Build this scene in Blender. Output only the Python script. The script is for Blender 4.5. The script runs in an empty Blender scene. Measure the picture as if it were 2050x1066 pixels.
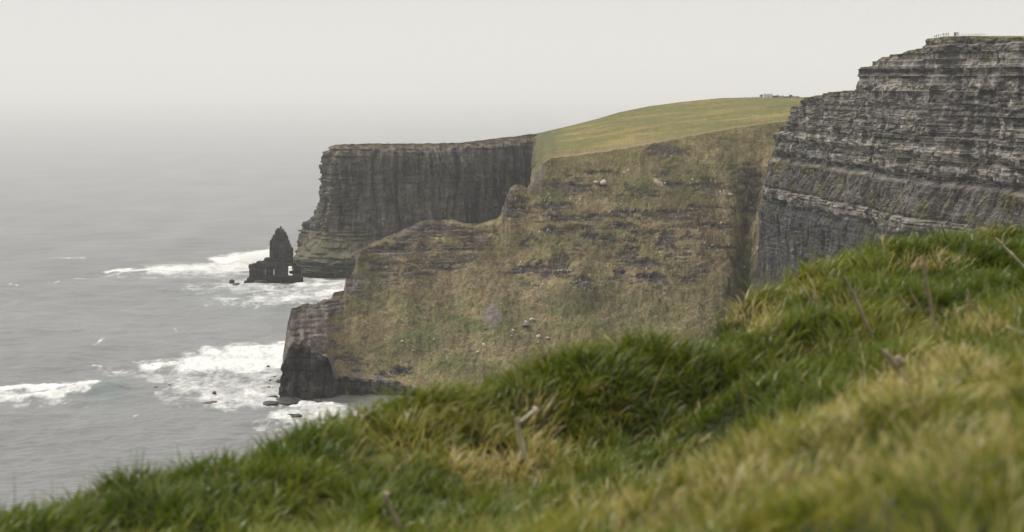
import bpy, bmesh, math, random
import numpy as np
from mathutils import Vector, Matrix
from mathutils.bvhtree import BVHTree

random.seed(7)
rng = np.random.default_rng(11)
scene = bpy.context.scene
COL = scene.collection

# ------------------------------------------------------------------ camera maths (a surveyor's helper: picture point + distance -> place)
H = 200.0                      # eye height above the sea
F = 3825.0                     # focal length in photograph pixels (2050 wide)
PITCH = math.atan(375.0 / F)
CP, SP = math.cos(PITCH), math.sin(PITCH)

def at(px, py, Y):
    px = np.asarray(px, float); py = np.asarray(py, float); Y = np.asarray(Y, float)
    dx = px - 1025.0; dv = 533.0 - py
    dy = CP * F + SP * dv; dz = -SP * F + CP * dv
    t = Y / dy
    return np.stack(np.broadcast_arrays(dx * t, Y, H + dz * t), -1)

def on_sea(px, py, z=0.0):
    px = np.asarray(px, float); py = np.asarray(py, float)
    dx = px - 1025.0; dv = 533.0 - py
    dy = CP * F + SP * dv; dz = -SP * F + CP * dv
    t = (z - H) / dz
    return np.stack(np.broadcast_arrays(dx * t, dy * t, np.full_like(dx * t, z)), -1)

def ray(px, py):
    d = Vector((px - 1025.0, CP * F + SP * (533.0 - py), -SP * F + CP * (533.0 - py)))
    return d.normalized()

def project(P):
    P = np.asarray(P, float)
    x = P[..., 0]; y = P[..., 1]; z = P[..., 2] - H
    dep = CP * y - SP * z; up = SP * y + CP * z
    return 1025.0 + F * x / dep, 533.0 - F * up / dep

# ------------------------------------------------------------------ noise
def _mix(h):
    h = h.astype(np.uint32)
    h ^= h >> np.uint32(16); h *= np.uint32(0x7feb352d); h ^= h >> np.uint32(15)
    h *= np.uint32(0x846ca68b); h ^= h >> np.uint32(16)
    return h

def hash_u(i, j=0, k=0, s=0):
    with np.errstate(over='ignore'):
        i = np.asarray(i).astype(np.int64); j = np.asarray(j).astype(np.int64); k = np.asarray(k).astype(np.int64)
        h = (i * 73856093) ^ (j * 19349663) ^ (k * 83492791) ^ (s * 2654435761 & 0xffffffff)
        return _mix(h & 0xffffffff)

def h01(i, j=0, k=0, s=0):
    return hash_u(i, j, k, s) / 4294967295.0

_G = np.array([[1,1,0],[-1,1,0],[1,-1,0],[-1,-1,0],[1,0,1],[-1,0,1],[1,0,-1],[-1,0,-1],[0,1,1],[0,-1,1],[0,1,-1],[0,-1,-1],[1,1,0],[0,-1,1],[-1,1,0],[0,-1,-1]], float)

def perlin(x, y, z=0.0, s=0):
    x, y, z = np.broadcast_arrays(np.asarray(x, float), np.asarray(y, float), np.asarray(z, float))
    xi = np.floor(x); yi = np.floor(y); zi = np.floor(z)
    xf = x - xi; yf = y - yi; zf = z - zi
    fade = lambda t: t * t * t * (t * (t * 6 - 15) + 10)
    u, v, w = fade(xf), fade(yf), fade(zf)
    out = np.zeros_like(xf)
    for a in (0, 1):
        for b in (0, 1):
            for c in (0, 1):
                g = _G[(hash_u(xi + a, yi + b, zi + c, s) & np.uint32(15)).astype(int)]
                d = g[..., 0] * (xf - a) + g[..., 1] * (yf - b) + g[..., 2] * (zf - c)
                out += d * (u if a else 1 - u) * (v if b else 1 - v) * (w if c else 1 - w)
    return out

def fbm(x, y, z=0.0, o=4, s=0, gain=0.5, lac=2.03):
    a = 1.0; t = 0.0; f = 1.0; n = 0.0
    for k in range(o):
        t = t + a * perlin(np.asarray(x) * f, np.asarray(y) * f, np.asarray(z) * f, s + k * 17)
        n += a; a *= gain; f *= lac
    return t / n * 1.6

def ridged(x, y, z=0.0, o=4, s=0):
    a = 1.0; t = 0.0; f = 1.0; n = 0.0
    for k in range(o):
        t = t + a * (1 - np.abs(perlin(np.asarray(x) * f, np.asarray(y) * f, np.asarray(z) * f, s + k * 13)) * 2)
        n += a; a *= 0.5; f *= 2.07
    return t / n

def sstep(a, b, x):
    t = np.clip((np.asarray(x, float) - a) / (b - a), 0, 1)
    return t * t * (3 - 2 * t)

def lerp(a, b, t): return a + (b - a) * t
def mixc(c, d, t):
    return c * (1 - t[..., None]) + np.asarray(d, float) * t[..., None]

# ------------------------------------------------------------------ mesh helpers
def tag(o, label=None, cat=None, group=None, kind=None):
    if label: o['label'] = label
    if cat: o['category'] = cat
    if group: o['group'] = group
    if kind: o['kind'] = kind
    return o

def raw_mesh(name, V, faces_idx, faces_len, cols=None, smooth=False):
    me = bpy.data.meshes.new(name)
    V = np.ascontiguousarray(V, np.float32).reshape(-1, 3)
    me.vertices.add(len(V)); me.vertices.foreach_set('co', V.ravel())
    fi = np.ascontiguousarray(faces_idx, np.int32).ravel(); fl = np.ascontiguousarray(faces_len, np.int32)
    me.loops.add(len(fi)); me.loops.foreach_set('vertex_index', fi)
    me.polygons.add(len(fl))
    st = np.concatenate([[0], np.cumsum(fl)[:-1]]).astype(np.int32)
    me.polygons.foreach_set('loop_start', st)
    try: me.polygons.foreach_set('loop_total', fl)
    except Exception: pass
    me.polygons.foreach_set('use_smooth', np.full(len(fl), smooth, bool))
    if cols is not None:
        at_ = me.attributes.new('Col', 'FLOAT_COLOR', 'POINT')
        c = np.ones((len(V), 4), np.float32); c[:, :np.asarray(cols).shape[-1]] = np.asarray(cols, np.float32).reshape(len(V), -1)
        at_.data.foreach_set('color', c.ravel())
    me.update(calc_edges=True)
    return me

def grid_faces(R, C, mask=None):
    a = np.arange(R * C).reshape(R, C)
    q = np.stack([a[:-1, :-1], a[:-1, 1:], a[1:, 1:], a[1:, :-1]], -1).reshape(-1, 4)
    if mask is not None: q = q[mask.reshape(-1)]
    return q

def link(name, me, mat, parent=None):
    o = bpy.data.objects.new(name, me); COL.objects.link(o)
    if mat is not None: me.materials.append(mat)
    if parent is not None: o.parent = parent
    return o

def grid_obj(name, V, cols, mat, mask=None, smooth=False, parent=None):
    R, C = V.shape[:2]
    q = grid_faces(R, C, mask)
    return link(name, raw_mesh(name, V, q, np.full(len(q), 4), None if cols is None else cols.reshape(R * C, -1), smooth), mat, parent)

# ------------------------------------------------------------------ materials
class NT:
    def __init__(s, name):
        s.m = bpy.data.materials.new(name); s.m.use_nodes = True
        s.t = s.m.node_tree; s.t.nodes.clear()
        s.out = s.t.nodes.new('ShaderNodeOutputMaterial')
    def n(s, typ, **kw):
        nd = s.t.nodes.new(typ)
        for k, v in kw.items():
            if k.startswith('i_'):
                key = k[2:]; nd.inputs[int(key) if key.isdigit() else key.replace('_', ' ')].default_value = v
            else: setattr(nd, k, v)
        return nd
    def l(s, a, b): s.t.links.new(a, b)
    def math(s, op, a, b=None, clamp=False):
        nd = s.n('ShaderNodeMath', operation=op, use_clamp=clamp)
        for i, v in enumerate((a, b)):
            if v is None: continue
            if isinstance(v, (int, float)): nd.inputs[i].default_value = v
            else: s.l(v, nd.inputs[i])
        return nd.outputs[0]
    def mixrgb(s, typ, f, a, b):
        nd = s.n('ShaderNodeMix', data_type='RGBA', blend_type=typ)
        for sock, v in ((nd.inputs[0], f), (nd.inputs[6], a), (nd.inputs[7], b)):
            if isinstance(v, (int, float)): sock.default_value = v
            elif isinstance(v, tuple): sock.default_value = v
            else: s.l(v, sock)
        return nd.outputs[2]
    def noise(s, vec, scale, detail=4, rough=0.55, sx=(1, 1, 1)):
        mp = s.n('ShaderNodeMapping'); mp.inputs['Scale'].default_value = sx
        s.l(vec, mp.inputs['Vector'])
        nd = s.n('ShaderNodeTexNoise'); nd.inputs['Scale'].default_value = scale
        nd.inputs['Detail'].default_value = detail; nd.inputs['Roughness'].default_value = rough
        s.l(mp.outputs[0], nd.inputs['Vector'])
        return nd.outputs['Fac']
    def ramp(s, fac, pts):
        nd = s.n('ShaderNodeValToRGB'); e = nd.color_ramp.elements
        while len(e) < len(pts): e.new(0.5)
        for q, (p, c) in zip(e, pts): q.position = p; q.color = c if len(c) == 4 else (*c, 1)
        s.l(fac, nd.inputs[0]); return nd.outputs['Color']
    def remap(s, v, a, b, c, d):
        nd = s.n('ShaderNodeMapRange'); s.l(v, nd.inputs[0])
        for i, x in enumerate((a, b, c, d)): nd.inputs[i + 1].default_value = x
        return nd.outputs[0]

def rock_mat(name, vsc=(1, 1, 1), contrast=0.9, bump=0.6, scale=0.6):
    """vertex colours broken up by several scales of noise; vsc stretches the fine grain (along beds or along joints)"""
    N = NT(name)
    g = N.n('ShaderNodeNewGeometry').outputs['Position']
    a = N.n('ShaderNodeAttribute', attribute_name='Col').outputs['Color']
    n1 = N.noise(g, scale, 6, 0.7, vsc)
    n2 = N.noise(g, scale * 0.22, 5, 0.6, vsc)
    n3 = N.noise(g, scale * 3.1, 3, 0.6, vsc)
    f1 = N.remap(n1, 0.3, 0.7, 1 - 0.62 * contrast, 1 + 0.62 * contrast)
    f2 = N.remap(n2, 0.3, 0.7, 1 - 0.35 * contrast, 1 + 0.35 * contrast)
    f3 = N.remap(n3, 0.3, 0.7, 1 - 0.3 * contrast, 1 + 0.3 * contrast)
    f = N.math('MULTIPLY', N.math('MULTIPLY', f1, f2), f3)
    vm = N.n('ShaderNodeVectorMath', operation='SCALE'); N.l(a, vm.inputs[0]); N.l(f, vm.inputs['Scale'])
    bs = N.n('ShaderNodeBsdfPrincipled'); bs.inputs['Roughness'].default_value = 0.9
    bs.inputs['Specular IOR Level'].default_value = 0.2
    N.l(vm.outputs[0], bs.inputs['Base Color'])
    bp = N.n('ShaderNodeBump'); bp.inputs['Strength'].default_value = bump; bp.inputs['Distance'].default_value = 1.2
    N.l(N.math('ADD', n1, N.math('MULTIPLY', n3, 0.4)), bp.inputs['Height']); N.l(bp.outputs[0], bs.inputs['Normal'])
    N.l(bs.outputs[0], N.out.inputs['Surface'])
    return N.m

def plain_mat(name, col, rough=0.8, var=0.25, scale=3.0):
    N = NT(name)
    g = N.n('ShaderNodeTexCoord').outputs['Object']
    n = N.noise(g, scale, 5, 0.65)
    f = N.remap(n, 0.3, 0.7, 1 - var, 1 + var)
    vm = N.n('ShaderNodeVectorMath', operation='SCALE'); vm.inputs[0].default_value = col; N.l(f, vm.inputs['Scale'])
    bs = N.n('ShaderNodeBsdfPrincipled'); bs.inputs['Roughness'].default_value = rough
    bs.inputs['Specular IOR Level'].default_value = 0.25
    N.l(vm.outputs[0], bs.inputs['Base Color']); N.l(bs.outputs[0], N.out.inputs['Surface'])
    return N.m

M_bedded = rock_mat('bedded_sandstone', (0.35, 0.35, 1.5), 0.85, 0.7, 0.55)
M_jointed = rock_mat('jointed_rock', (1.1, 1.1, 0.3), 0.65, 0.7, 0.5)
M_turf = rock_mat('coarse_turf', (1, 0.6, 1.3), 0.72, 0.7, 0.75)
M_rock = rock_mat('weathered_stone', (1, 1, 1.6), 0.8, 0.6, 0.8)

# ------------------------------------------------------------------ rock beds
def beds(seed, z0, z1, tmin, tmax):
    r = np.random.default_rng(seed); b = [z0]
    while b[-1] < z1: b.append(b[-1] + tmin + (tmax - tmin) * r.random() ** 1.8)
    return np.array(b)

def strata(u, z, b, seed, wmin=2.0, wmax=8.0):
    i = np.searchsorted(b, z)
    hard = h01(i, s=seed)
    w = wmin + (wmax - wmin) * h01(i, s=seed + 1) ** 1.5
    blk = np.floor(u / w + h01(i, s=seed + 2) * 9 + 0.35 * perlin(u / w * 1.7, i * 3.1, s=seed))
    return i, hard, h01(i, blk, s=seed + 3), h01(i, blk, s=seed + 4)

def plan_curve(pts, du, smooth=9):
    """pts = (px, Y, py of the top edge) -> evenly stepped plan line, normals, top heights"""
    P = np.array([at(a, c, b) for a, b, c in pts])
    s = np.concatenate([[0], np.cumsum(np.hypot(*np.diff(P[:, :2], axis=0).T))])
    # keep tiny steps in the top line steep
    n = int(s[-1] / du); u = np.linspace(0, s[-1], n)
    X = np.interp(u, s, P[:, 0]); Y = np.interp(u, s, P[:, 1]); T = np.interp(u, s, P[:, 2])
    k = np.ones(smooth) / smooth
    pad = lambda a: np.convolve(np.pad(a, smooth // 2, mode='edge'), k, 'valid')
    Xs, Ys = pad(X), pad(Y)
    tx, ty = np.gradient(Xs), np.gradient(Ys); L = np.hypot(tx, ty) + 1e-9
    nx, ny = ty / L, -tx / L
    return u, Xs, Ys, T, pad(nx), pad(ny)

def up_facing(off, zz, axis=0):
    """how much the face looks up, from the outward offset (rows run downwards)"""
    d = np.gradient(off, axis=axis); dz = -np.gradient(zz, axis=axis)
    return np.clip(d / (np.abs(dz) + 0.15), -3, 3)

def curtain(name, pts, rows_z, offfun, colfun, mat, flip, du=0.75, smooth=15, back=(1.5, 5, 15, 50, 140), back_drop=0.0, jag=0.5, back_dir=None):
    u, X, Y, T, nx, ny = plan_curve(pts, du, smooth)
    if flip: nx, ny = -nx, -ny
    T = T + jag * fbm(u / 6.0, u * 0 + 3.3, o=3, s=5)
    Z = np.minimum(rows_z[:, None], T[None, :])
    U = np.broadcast_to(u[None, :], Z.shape)
    off, info = offfun(U, Z, T[None, :])
    Vx = X[None] + nx[None] * off; Vy = Y[None] + ny[None] * off
    V = np.stack([Vx, Vy, Z], -1)
    C = colfun(U, Z, T[None, :], off, info, V)
    top = []; topc = []
    for d in back[::-1]:
        e = V[0].copy()
        if back_dir is None: e[:, 0] -= nx * d; e[:, 1] -= ny * d
        else: e[:, 0] += back_dir[0] * d; e[:, 1] += back_dir[1] * d
        e[:, 2] += -back_drop * d + 0.3 * perlin(u / 5, d * 0.3 + u * 0)
        top.append(e); topc.append(C[0] * 0 + np.array([0.13, 0.125, 0.045]) * (1 + 0.3 * perlin(u / 4, d + u * 0)[:, None]))
    V2 = np.concatenate([np.array(top), V], 0); C2 = np.concatenate([np.array(topc), C], 0)
    nb = len(back)
    mask = np.ones((V2.shape[0] - 1, V2.shape[1] - 1), bool)
    cl = rows_z[:, None] >= T[None, :]
    both = cl[:-1] & cl[1:]
    mask[nb:] = ~(both[:, :-1] & both[:, 1:])
    o = grid_obj(name, V2, C2, mat, mask)
    tag(o, kind='structure')
    return o, V2, mask

# ================================================================== RIGHT CLIFF (bedded, nearest at the right edge)
def build_right_cliff():
    pts = [(2420, 720, 70), (2300, 760, 72), (2050, 850, 76), (1960, 890, 74), (1930, 905, 72), (1880, 928, 75), (1848, 944, 78),
           (1843, 949, 98), (1790, 985, 113), (1750, 1016, 127), (1715, 1045, 139), (1710, 1052, 181), (1680, 1080, 184), (1650, 1105, 188),
           (1620, 1132, 196), (1595, 1155, 208), (1578, 1176, 228), (1573, 1184, 258), (1562, 1200, 264), (1555, 1212, 285), (1552, 1228, 322),
           (1562, 1290, 330), (1600, 1380, 330), (1700, 1480, 300)]
    zs = np.concatenate([np.arange(220, 90, -0.62), np.arange(90, -3, -2.2)])
    B = beds(3, 0, 230, 0.7, 3.4); BB = beds(8, 0, 230, 5, 13); B2_ = beds(18, -5, 235, 0.55, 1.1)
    def off(u, z, T):
        i, hard, b1, b2 = strata(u, z, B, 21)
        I, Hd, B1, B2 = strata(u, z, BB, 31, 10, 34)
        lean = (T - z) * 0.05 + 0.04 * np.clip(150 - z, 0, 20) + 0.10 * np.clip(150 - z, 0, 22)
        butt = 6.5 * fbm(u / 50, z / 200, o=3, s=2) + 4.2 * ridged(u / 19, z / 80, o=3, s=4) - 2.6 + 1.8 * ridged(u / 6.5, z / 45, o=2, s=41) - 0.9
        shale = sstep(150, 148, z) * sstep(131, 134, z)
        low = sstep(125, 123.5, z)
        up = 1 - np.clip(shale + low, 0, 1)
        bd = (hard - .5) * 1.0 + (b1 - .5) * 1.1 + (Hd - .5) * 1.2 + (B1 - .5) * 2.2
        # strong overhangs and ledges the photo shows
        rec = 0
        for zc, w, a in ((151.5, 1.9, -3.0), (161, 1.2, -1.6), (168.5, 1.1, -1.4), (185, 1.4, -1.4), (203, 1.6, -1.8), (122.5, 2.6, -3.6)):
            rec = rec + a * np.exp(-((z - zc + 0.35 * fbm(u / 30, 0, o=2, s=int(zc))) / w) ** 2)
        led = 0
        for zc, w, a in ((164.5, 2.4, 2.0), (156, 1.4, 1.6), (127.5, 3.0, 2.8), (175, 1.2, 1.0), (194, 1.6, 1.4)):
            led = led + a * np.exp(-((z - zc + 0.35 * fbm(u / 30, 0, o=2, s=int(zc))) / w) ** 2) * (0.45 + 0.9 * h01(np.floor(u / 7.0), s=int(zc)))
        diag = ridged((u + z * 0.55) / 3.4, z / 22, o=3, s=9) * 1.5
        ribs = ridged(u / 6.5, z / 55, o=3, s=14) * 3.0 + ridged(u / 2.6, z / 30, o=2, s=15) * 1.1
        fine = 0.5 * fbm(u / 2.2, z / 2.2, o=3, s=40)
        gate = 0.25 + 0.9 * sstep(-0.25, 0.35, fbm(u / 38, z / 30, o=2, s=42))
        o = lean + butt + up * bd + shale * (diag + 0.35 * bd * 0.4) + low * (ribs - 1.5 + 0.25 * bd) + (rec * 0.6 + led * 0.32) * gate + fine
        return o, (i, hard, b1, b2, I, Hd, B1, B2, shale, low, up, rec)
    def col(u, z, T, o, info, V):
        i, hard, b1, b2, I, Hd, B1, B2, shale, low, up, rec = info
        zz = np.broadcast_to(z, o.shape)
        c = np.empty(o.shape + (3,)); c[:] = (0.150, 0.138, 0.128)
        tint = (0.66 + 0.5 * hard + 0.4 * (b2 - .5) + 0.4 * (B2 - .5) + 0.25 * (Hd - .5))
        c = c * tint[..., None]
        w = 0.5 + 0.5 * fbm(u / 26, z / 12, o=3, s=61)
        c = mixc(c, (0.150, 0.122, 0.102), sstep(0.5, 0.8, w) * 0.5)
        thin = sstep(0.62, 0.7, h01(np.searchsorted(B2_, zz), s=85)) * sstep(0.35, 0.6, 0.5 + fbm(u / 14, z / 5, o=3, s=86)) * up
        c = mixc(c, (0.33, 0.31, 0.28), thin * 0.7)
        thin2 = sstep(0.80, 0.86, h01(np.searchsorted(B2_, zz), s=87)) * sstep(0.4, 0.6, 0.5 + fbm(u / 18, z / 5, o=3, s=88)) * up
        c = mixc(c, (0.035, 0.035, 0.037), thin2 * 0.75)           # brownish stain
        pale = np.zeros(o.shape)
        for zc, wd, a in ((164.5, 2.8, 0.9), (156.5, 1.7, 0.75), (127.5, 3.6, 0.9), (131.5, 1.3, .6), (176, 1.4, .65), (189, 1.6, .5), (196, 2.2, .7), (206, 1.5, .55), (210, 1.6, .6)):
            zw = z - zc + 0.5 * fbm(u / 34, 0, o=2, s=int(zc))
            pale = np.maximum(pale, a * np.exp(-(zw / wd) ** 4) * sstep(0.25, 0.62, b2 * 0.7 + 0.3 * (0.5 + fbm(u / 12, z / 3, o=2, s=77))))
        c = mixc(c, (0.34, 0.312, 0.272), pale * (0.5 + 0.5 * np.clip(b1, 0, 1)))
        white = sstep(0.93, 0.97, h01(np.floor(u / 1.5), np.floor(z / 1.1), s=81)) * up * sstep(0.35, 0.6, 0.5 + fbm(u / 20, z / 7, o=2, s=82))
        c = mixc(c, (0.50, 0.47, 0.43), white * 0.6)
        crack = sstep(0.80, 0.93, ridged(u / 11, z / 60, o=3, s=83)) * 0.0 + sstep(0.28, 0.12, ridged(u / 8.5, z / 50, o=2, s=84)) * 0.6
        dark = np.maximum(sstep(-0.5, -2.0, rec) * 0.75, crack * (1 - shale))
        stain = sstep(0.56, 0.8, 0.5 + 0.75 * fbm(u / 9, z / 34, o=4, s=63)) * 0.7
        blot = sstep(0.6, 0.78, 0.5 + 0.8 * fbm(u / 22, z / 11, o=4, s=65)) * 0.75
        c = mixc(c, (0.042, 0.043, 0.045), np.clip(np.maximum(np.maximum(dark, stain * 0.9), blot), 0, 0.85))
        c = mixc(c, (0.105, 0.094, 0.086), shale * 0.75)
        c = c * (1 + shale * 0.8 * fbm((u + z * 0.55) / 3.0, z / 26, o=3, s=64))[..., None]
        c = mixc(c, (0.062, 0.061, 0.064), low * 0.8)
        c = c * (1 + low * 0.75 * fbm(u / 2.6, z / 40, o=3, s=66))[..., None]
        ol = sstep(0.55, 0.8, 0.5 + 0.8 * fbm(u / 16, z / 14, o=3, s=68)) * (0.3 + 0.5 * shale) * 0.8
        c = mixc(c, (0.11, 0.105, 0.045), ol)
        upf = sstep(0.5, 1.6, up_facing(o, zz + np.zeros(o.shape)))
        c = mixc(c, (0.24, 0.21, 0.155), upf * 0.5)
        rim = sstep(1.6, 0.3, T - z + 1.2 * fbm(u / 3, z, o=2, s=70))
        left = sstep(300, 420, u)
        c = mixc(c, (0.12, 0.115, 0.04), rim)
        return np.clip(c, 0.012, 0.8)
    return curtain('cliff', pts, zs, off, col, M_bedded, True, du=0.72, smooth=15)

# ================================================================== FAR HEADLAND (vertical joints)
def build_far_headland():
    pts = [(860, 2300, 290), (720, 2120, 291), (668, 2010, 292), (656, 1975, 295), (662, 1958, 291), (690, 1952, 289.5), (760, 1958, 288), (850, 1968, 288), (930, 1976, 286), (960, 1980, 282),
           (1000, 1986, 277.5), (1040, 1992, 272.5), (1090, 2000, 266), (1130, 2020, 262)]
    zs = np.concatenate([np.arange(146, 2, -0.8), np.arange(2, -5, -2)])
    B = beds(5, 0, 150, 1.0, 4.0)
    silz = np.array([-10, 4, 20, 33, 42, 43.5, 51, 52, 57, 66, 71, 105, 136])
    silo = np.array([34, 33.5, 34, 33.5, 32.5, 29, 28, 22.5, 18.5, 12.5, 10, 7, 0]) * 1.0
    def off(u, z, T):
        i, hard, b1, b2 = strata(u, z, B, 51, 3, 12)
        nose = sstep(345, 325, u)                   # the end that faces the sea
        nose = np.broadcast_to(nose, np.broadcast(u, z).shape)
        knob = sstep(405, 385, u) * (1 - nose)
        batter = np.interp(z, silz, silo)
        front = (T - z) * 0.07
        kn = np.interp(z + 0 * u + 7 * fbm(u / 11, z / 16, o=3, s=13) * sstep(3, 14, z), [-10, 17, 19, 24, 44, 60, 140], [38, 36, 33, 26, 9, 5, 0])
        ta = np.interp(z, [-10, 0, 8, 38, 60, 140], [62, 52, 40, 9, 5, 0]) + 2 * fbm(u / 12, z / 12, o=3, s=3) * sstep(45, 30, z)
        base = nose * batter + knob * kn + (1 - nose - knob) * ta
        keep = sstep(30, 50, z) * (1 - nose) + nose * 0.5
        butt = 6.0 * fbm(u / 42, z / 300, o=2, s=6) * (1 - nose)
        rbv = ridged(u / 10.5 + 0.25 * fbm(u / 30, z / 40, o=2, s=17), z / 120, o=3, s=7)
        ribs = (rbv * 7.5 + ridged(u / 3.6, z / 60, o=2, s=8) * 2.2 - 4.2 + 3.0 * sstep(-0.1, 0.25, fbm(u / 16, z / 26, o=3, s=18))) * keep
        bd = ((hard - .5) * 0.9 + (b1 - .5) * 1.6) * (1 + 1.6 * nose + 1.0 * knob)
        rw = 1 + 0.9 * fbm(u / 13, u * 0, o=4, s=19)
        rim = sstep(9 * rw, 4 * rw, T - z)
        o = base + butt * sstep(5, 30, T - z) + ribs * (1 - rim * 0.75) + bd - rim * (9 - np.clip(T - z, 0, 9)) * 0.55 + 0.5 * fbm(u / 2.5, z / 2.5, o=2, s=12)
        return o, (hard, b1, b2, nose, knob, keep, rbv)
    def col(u, z, T, o, info, V):
        hard, b1, b2, nose, knob, keep, rbv = info
        c = np.empty(o.shape + (3,)); c[:] = (0.104, 0.095, 0.085)
        v = fbm(u / 8, z / 60, o=4, s=71)
        c = c * (1 + 0.55 * v + 0.3 * (b2 - .5))[..., None]
        c = mixc(c, (0.160, 0.138, 0.108), sstep(0.05, 0.5, fbm(u / 14, z / 40, o=4, s=72)) * 0.7)
        hb = sstep(0.66, 0.72, h01(np.searchsorted(B, z + 1.2 * fbm(u / 15, z * 0, o=2, s=20)), s=55)) * sstep(-0.1, 0.2, fbm(u / 20, z / 9, o=3, s=56))
        c = mixc(c, (0.045, 0.045, 0.045), hb * 0.55)
        c = mixc(c, (0.050, 0.052, 0.054), sstep(0.02, 0.42, fbm(u / 10, z / 75, o=4, s=73)) * 0.85)
        c = mixc(c, (0.048, 0.050, 0.056), sstep(495, 560, u) * sstep(6, 16, T - z) * 0.65)
        c = mixc(c, (0.105, 0.105, 0.055), sstep(0.15, 0.5, fbm(u / 12, z / 18, o=3, s=74)) * 0.4)
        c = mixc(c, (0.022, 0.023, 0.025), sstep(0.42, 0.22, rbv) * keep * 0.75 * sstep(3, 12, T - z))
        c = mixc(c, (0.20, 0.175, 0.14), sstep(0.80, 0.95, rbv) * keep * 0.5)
        # reddish scree and green knob at the foot
        foot = sstep(40, 26, z) * (1 - nose) * (1 - knob)
        c = mixc(c, (0.135, 0.112, 0.102), foot * 0.85)
        stone = (h01(np.floor(u / 2.2), np.floor(z / 1.6), s=75) - 0.5)
        c = c * (1 + foot * 0.7 * stone)[..., None]
        zn = z + 9 * fbm(u / 9, z / 14, o=4, s=79)
        kn = knob * sstep(15, 21, zn) * sstep(48, 36, zn) * (0.5 + 0.8 * h01(np.floor(u / 3), np.floor(z / 3), s=80))
        kn = np.clip(kn, 0, 1)
        c = mixc(c, (0.118, 0.108, 0.045), np.clip(kn * 0.6 + nose * sstep(46, 34, zn) * sstep(12, 24, zn) * 0.35, 0, 1))
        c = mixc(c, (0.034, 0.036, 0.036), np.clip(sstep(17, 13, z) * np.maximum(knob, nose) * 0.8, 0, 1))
        c = mixc(c, (0.030, 0.032, 0.032), sstep(4, 1, z) * 0.8)
        r2 = sstep(8, 4, T - z + 7 * fbm(u / 9, z / 12, o=4, s=76))
        c = mixc(c, (0.17, 0.137, 0.095), r2 * 0.75)
        c = mixc(c, (0.105, 0.088, 0.05), sstep(2.0, 0.6, T - z))
        hx, hy = project(V)
        tn_ = fbm(u / 10, z / 9, o=4, s=78)
        c = mixc(c, (0.092, 0.086, 0.040), sstep(1015, 1062, hx + 30 * tn_) * sstep(24, 8, T - z + 12 * tn_ - 10 * sstep(1040, 1080, hx)) * 0.9)
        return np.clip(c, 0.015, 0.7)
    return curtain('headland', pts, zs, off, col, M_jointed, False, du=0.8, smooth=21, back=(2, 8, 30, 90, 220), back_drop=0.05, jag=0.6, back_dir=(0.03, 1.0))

# ================================================================== MIDDLE SLOPE + PLATEAU
SCARS = [(1140, 436, 62, 6), (1200, 432, 30, 5), (1160, 457, 40, 8), (1110, 462, 30, 7), (1285, 466, 30, 8), (1330, 430, 75, 10), (1245, 452, 24, 7),
         (1180, 470, 14, 10), (1350, 370, 34, 7), (1206, 369, 13, 5), (1120, 373, 55, 7), (1080, 372, 30, 9), (1075, 540, 45, 9), (1110, 536, 45, 14), (1168, 562, 16, 18), (1120, 520, 20, 14),
         (1290, 527, 40, 9), (1300, 555, 24, 10), (1400, 540, 22, 7), (1378, 555, 24, 7), (1262, 505, 18, 24), (1335, 478, 18, 24), (1470, 376, 35, 5),
         (1505, 338, 22, 10), (1488, 352, 20, 9), (1500, 362, 24, 7), (1492, 380, 40, 5), (1380, 474, 18, 6), (1420, 372, 22, 12), (1100, 410, 45, 6), (1260, 425, 35, 4),
         (1012, 408, 12, 34), (1034, 418, 24, 12), (1040, 398, 22, 10), (1070, 350, 10, 30), (1400, 452, 60, 5), (1220, 480, 22, 8), (1240, 545, 12, 14), (1390, 415, 14, 8), (1450, 495, 50, 4), (880, 520, 50, 14), (830, 545, 45, 9),
         (790, 500, 50, 14), (860, 455, 60, 12), (940, 470, 45, 9), (760, 530, 25, 14), (800, 742, 22, 9), (768, 752, 16, 9), (650, 690, 30, 10), (700, 720, 26, 9), (1200, 345, 30, 3), (1330, 300, 40, 12)]
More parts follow.
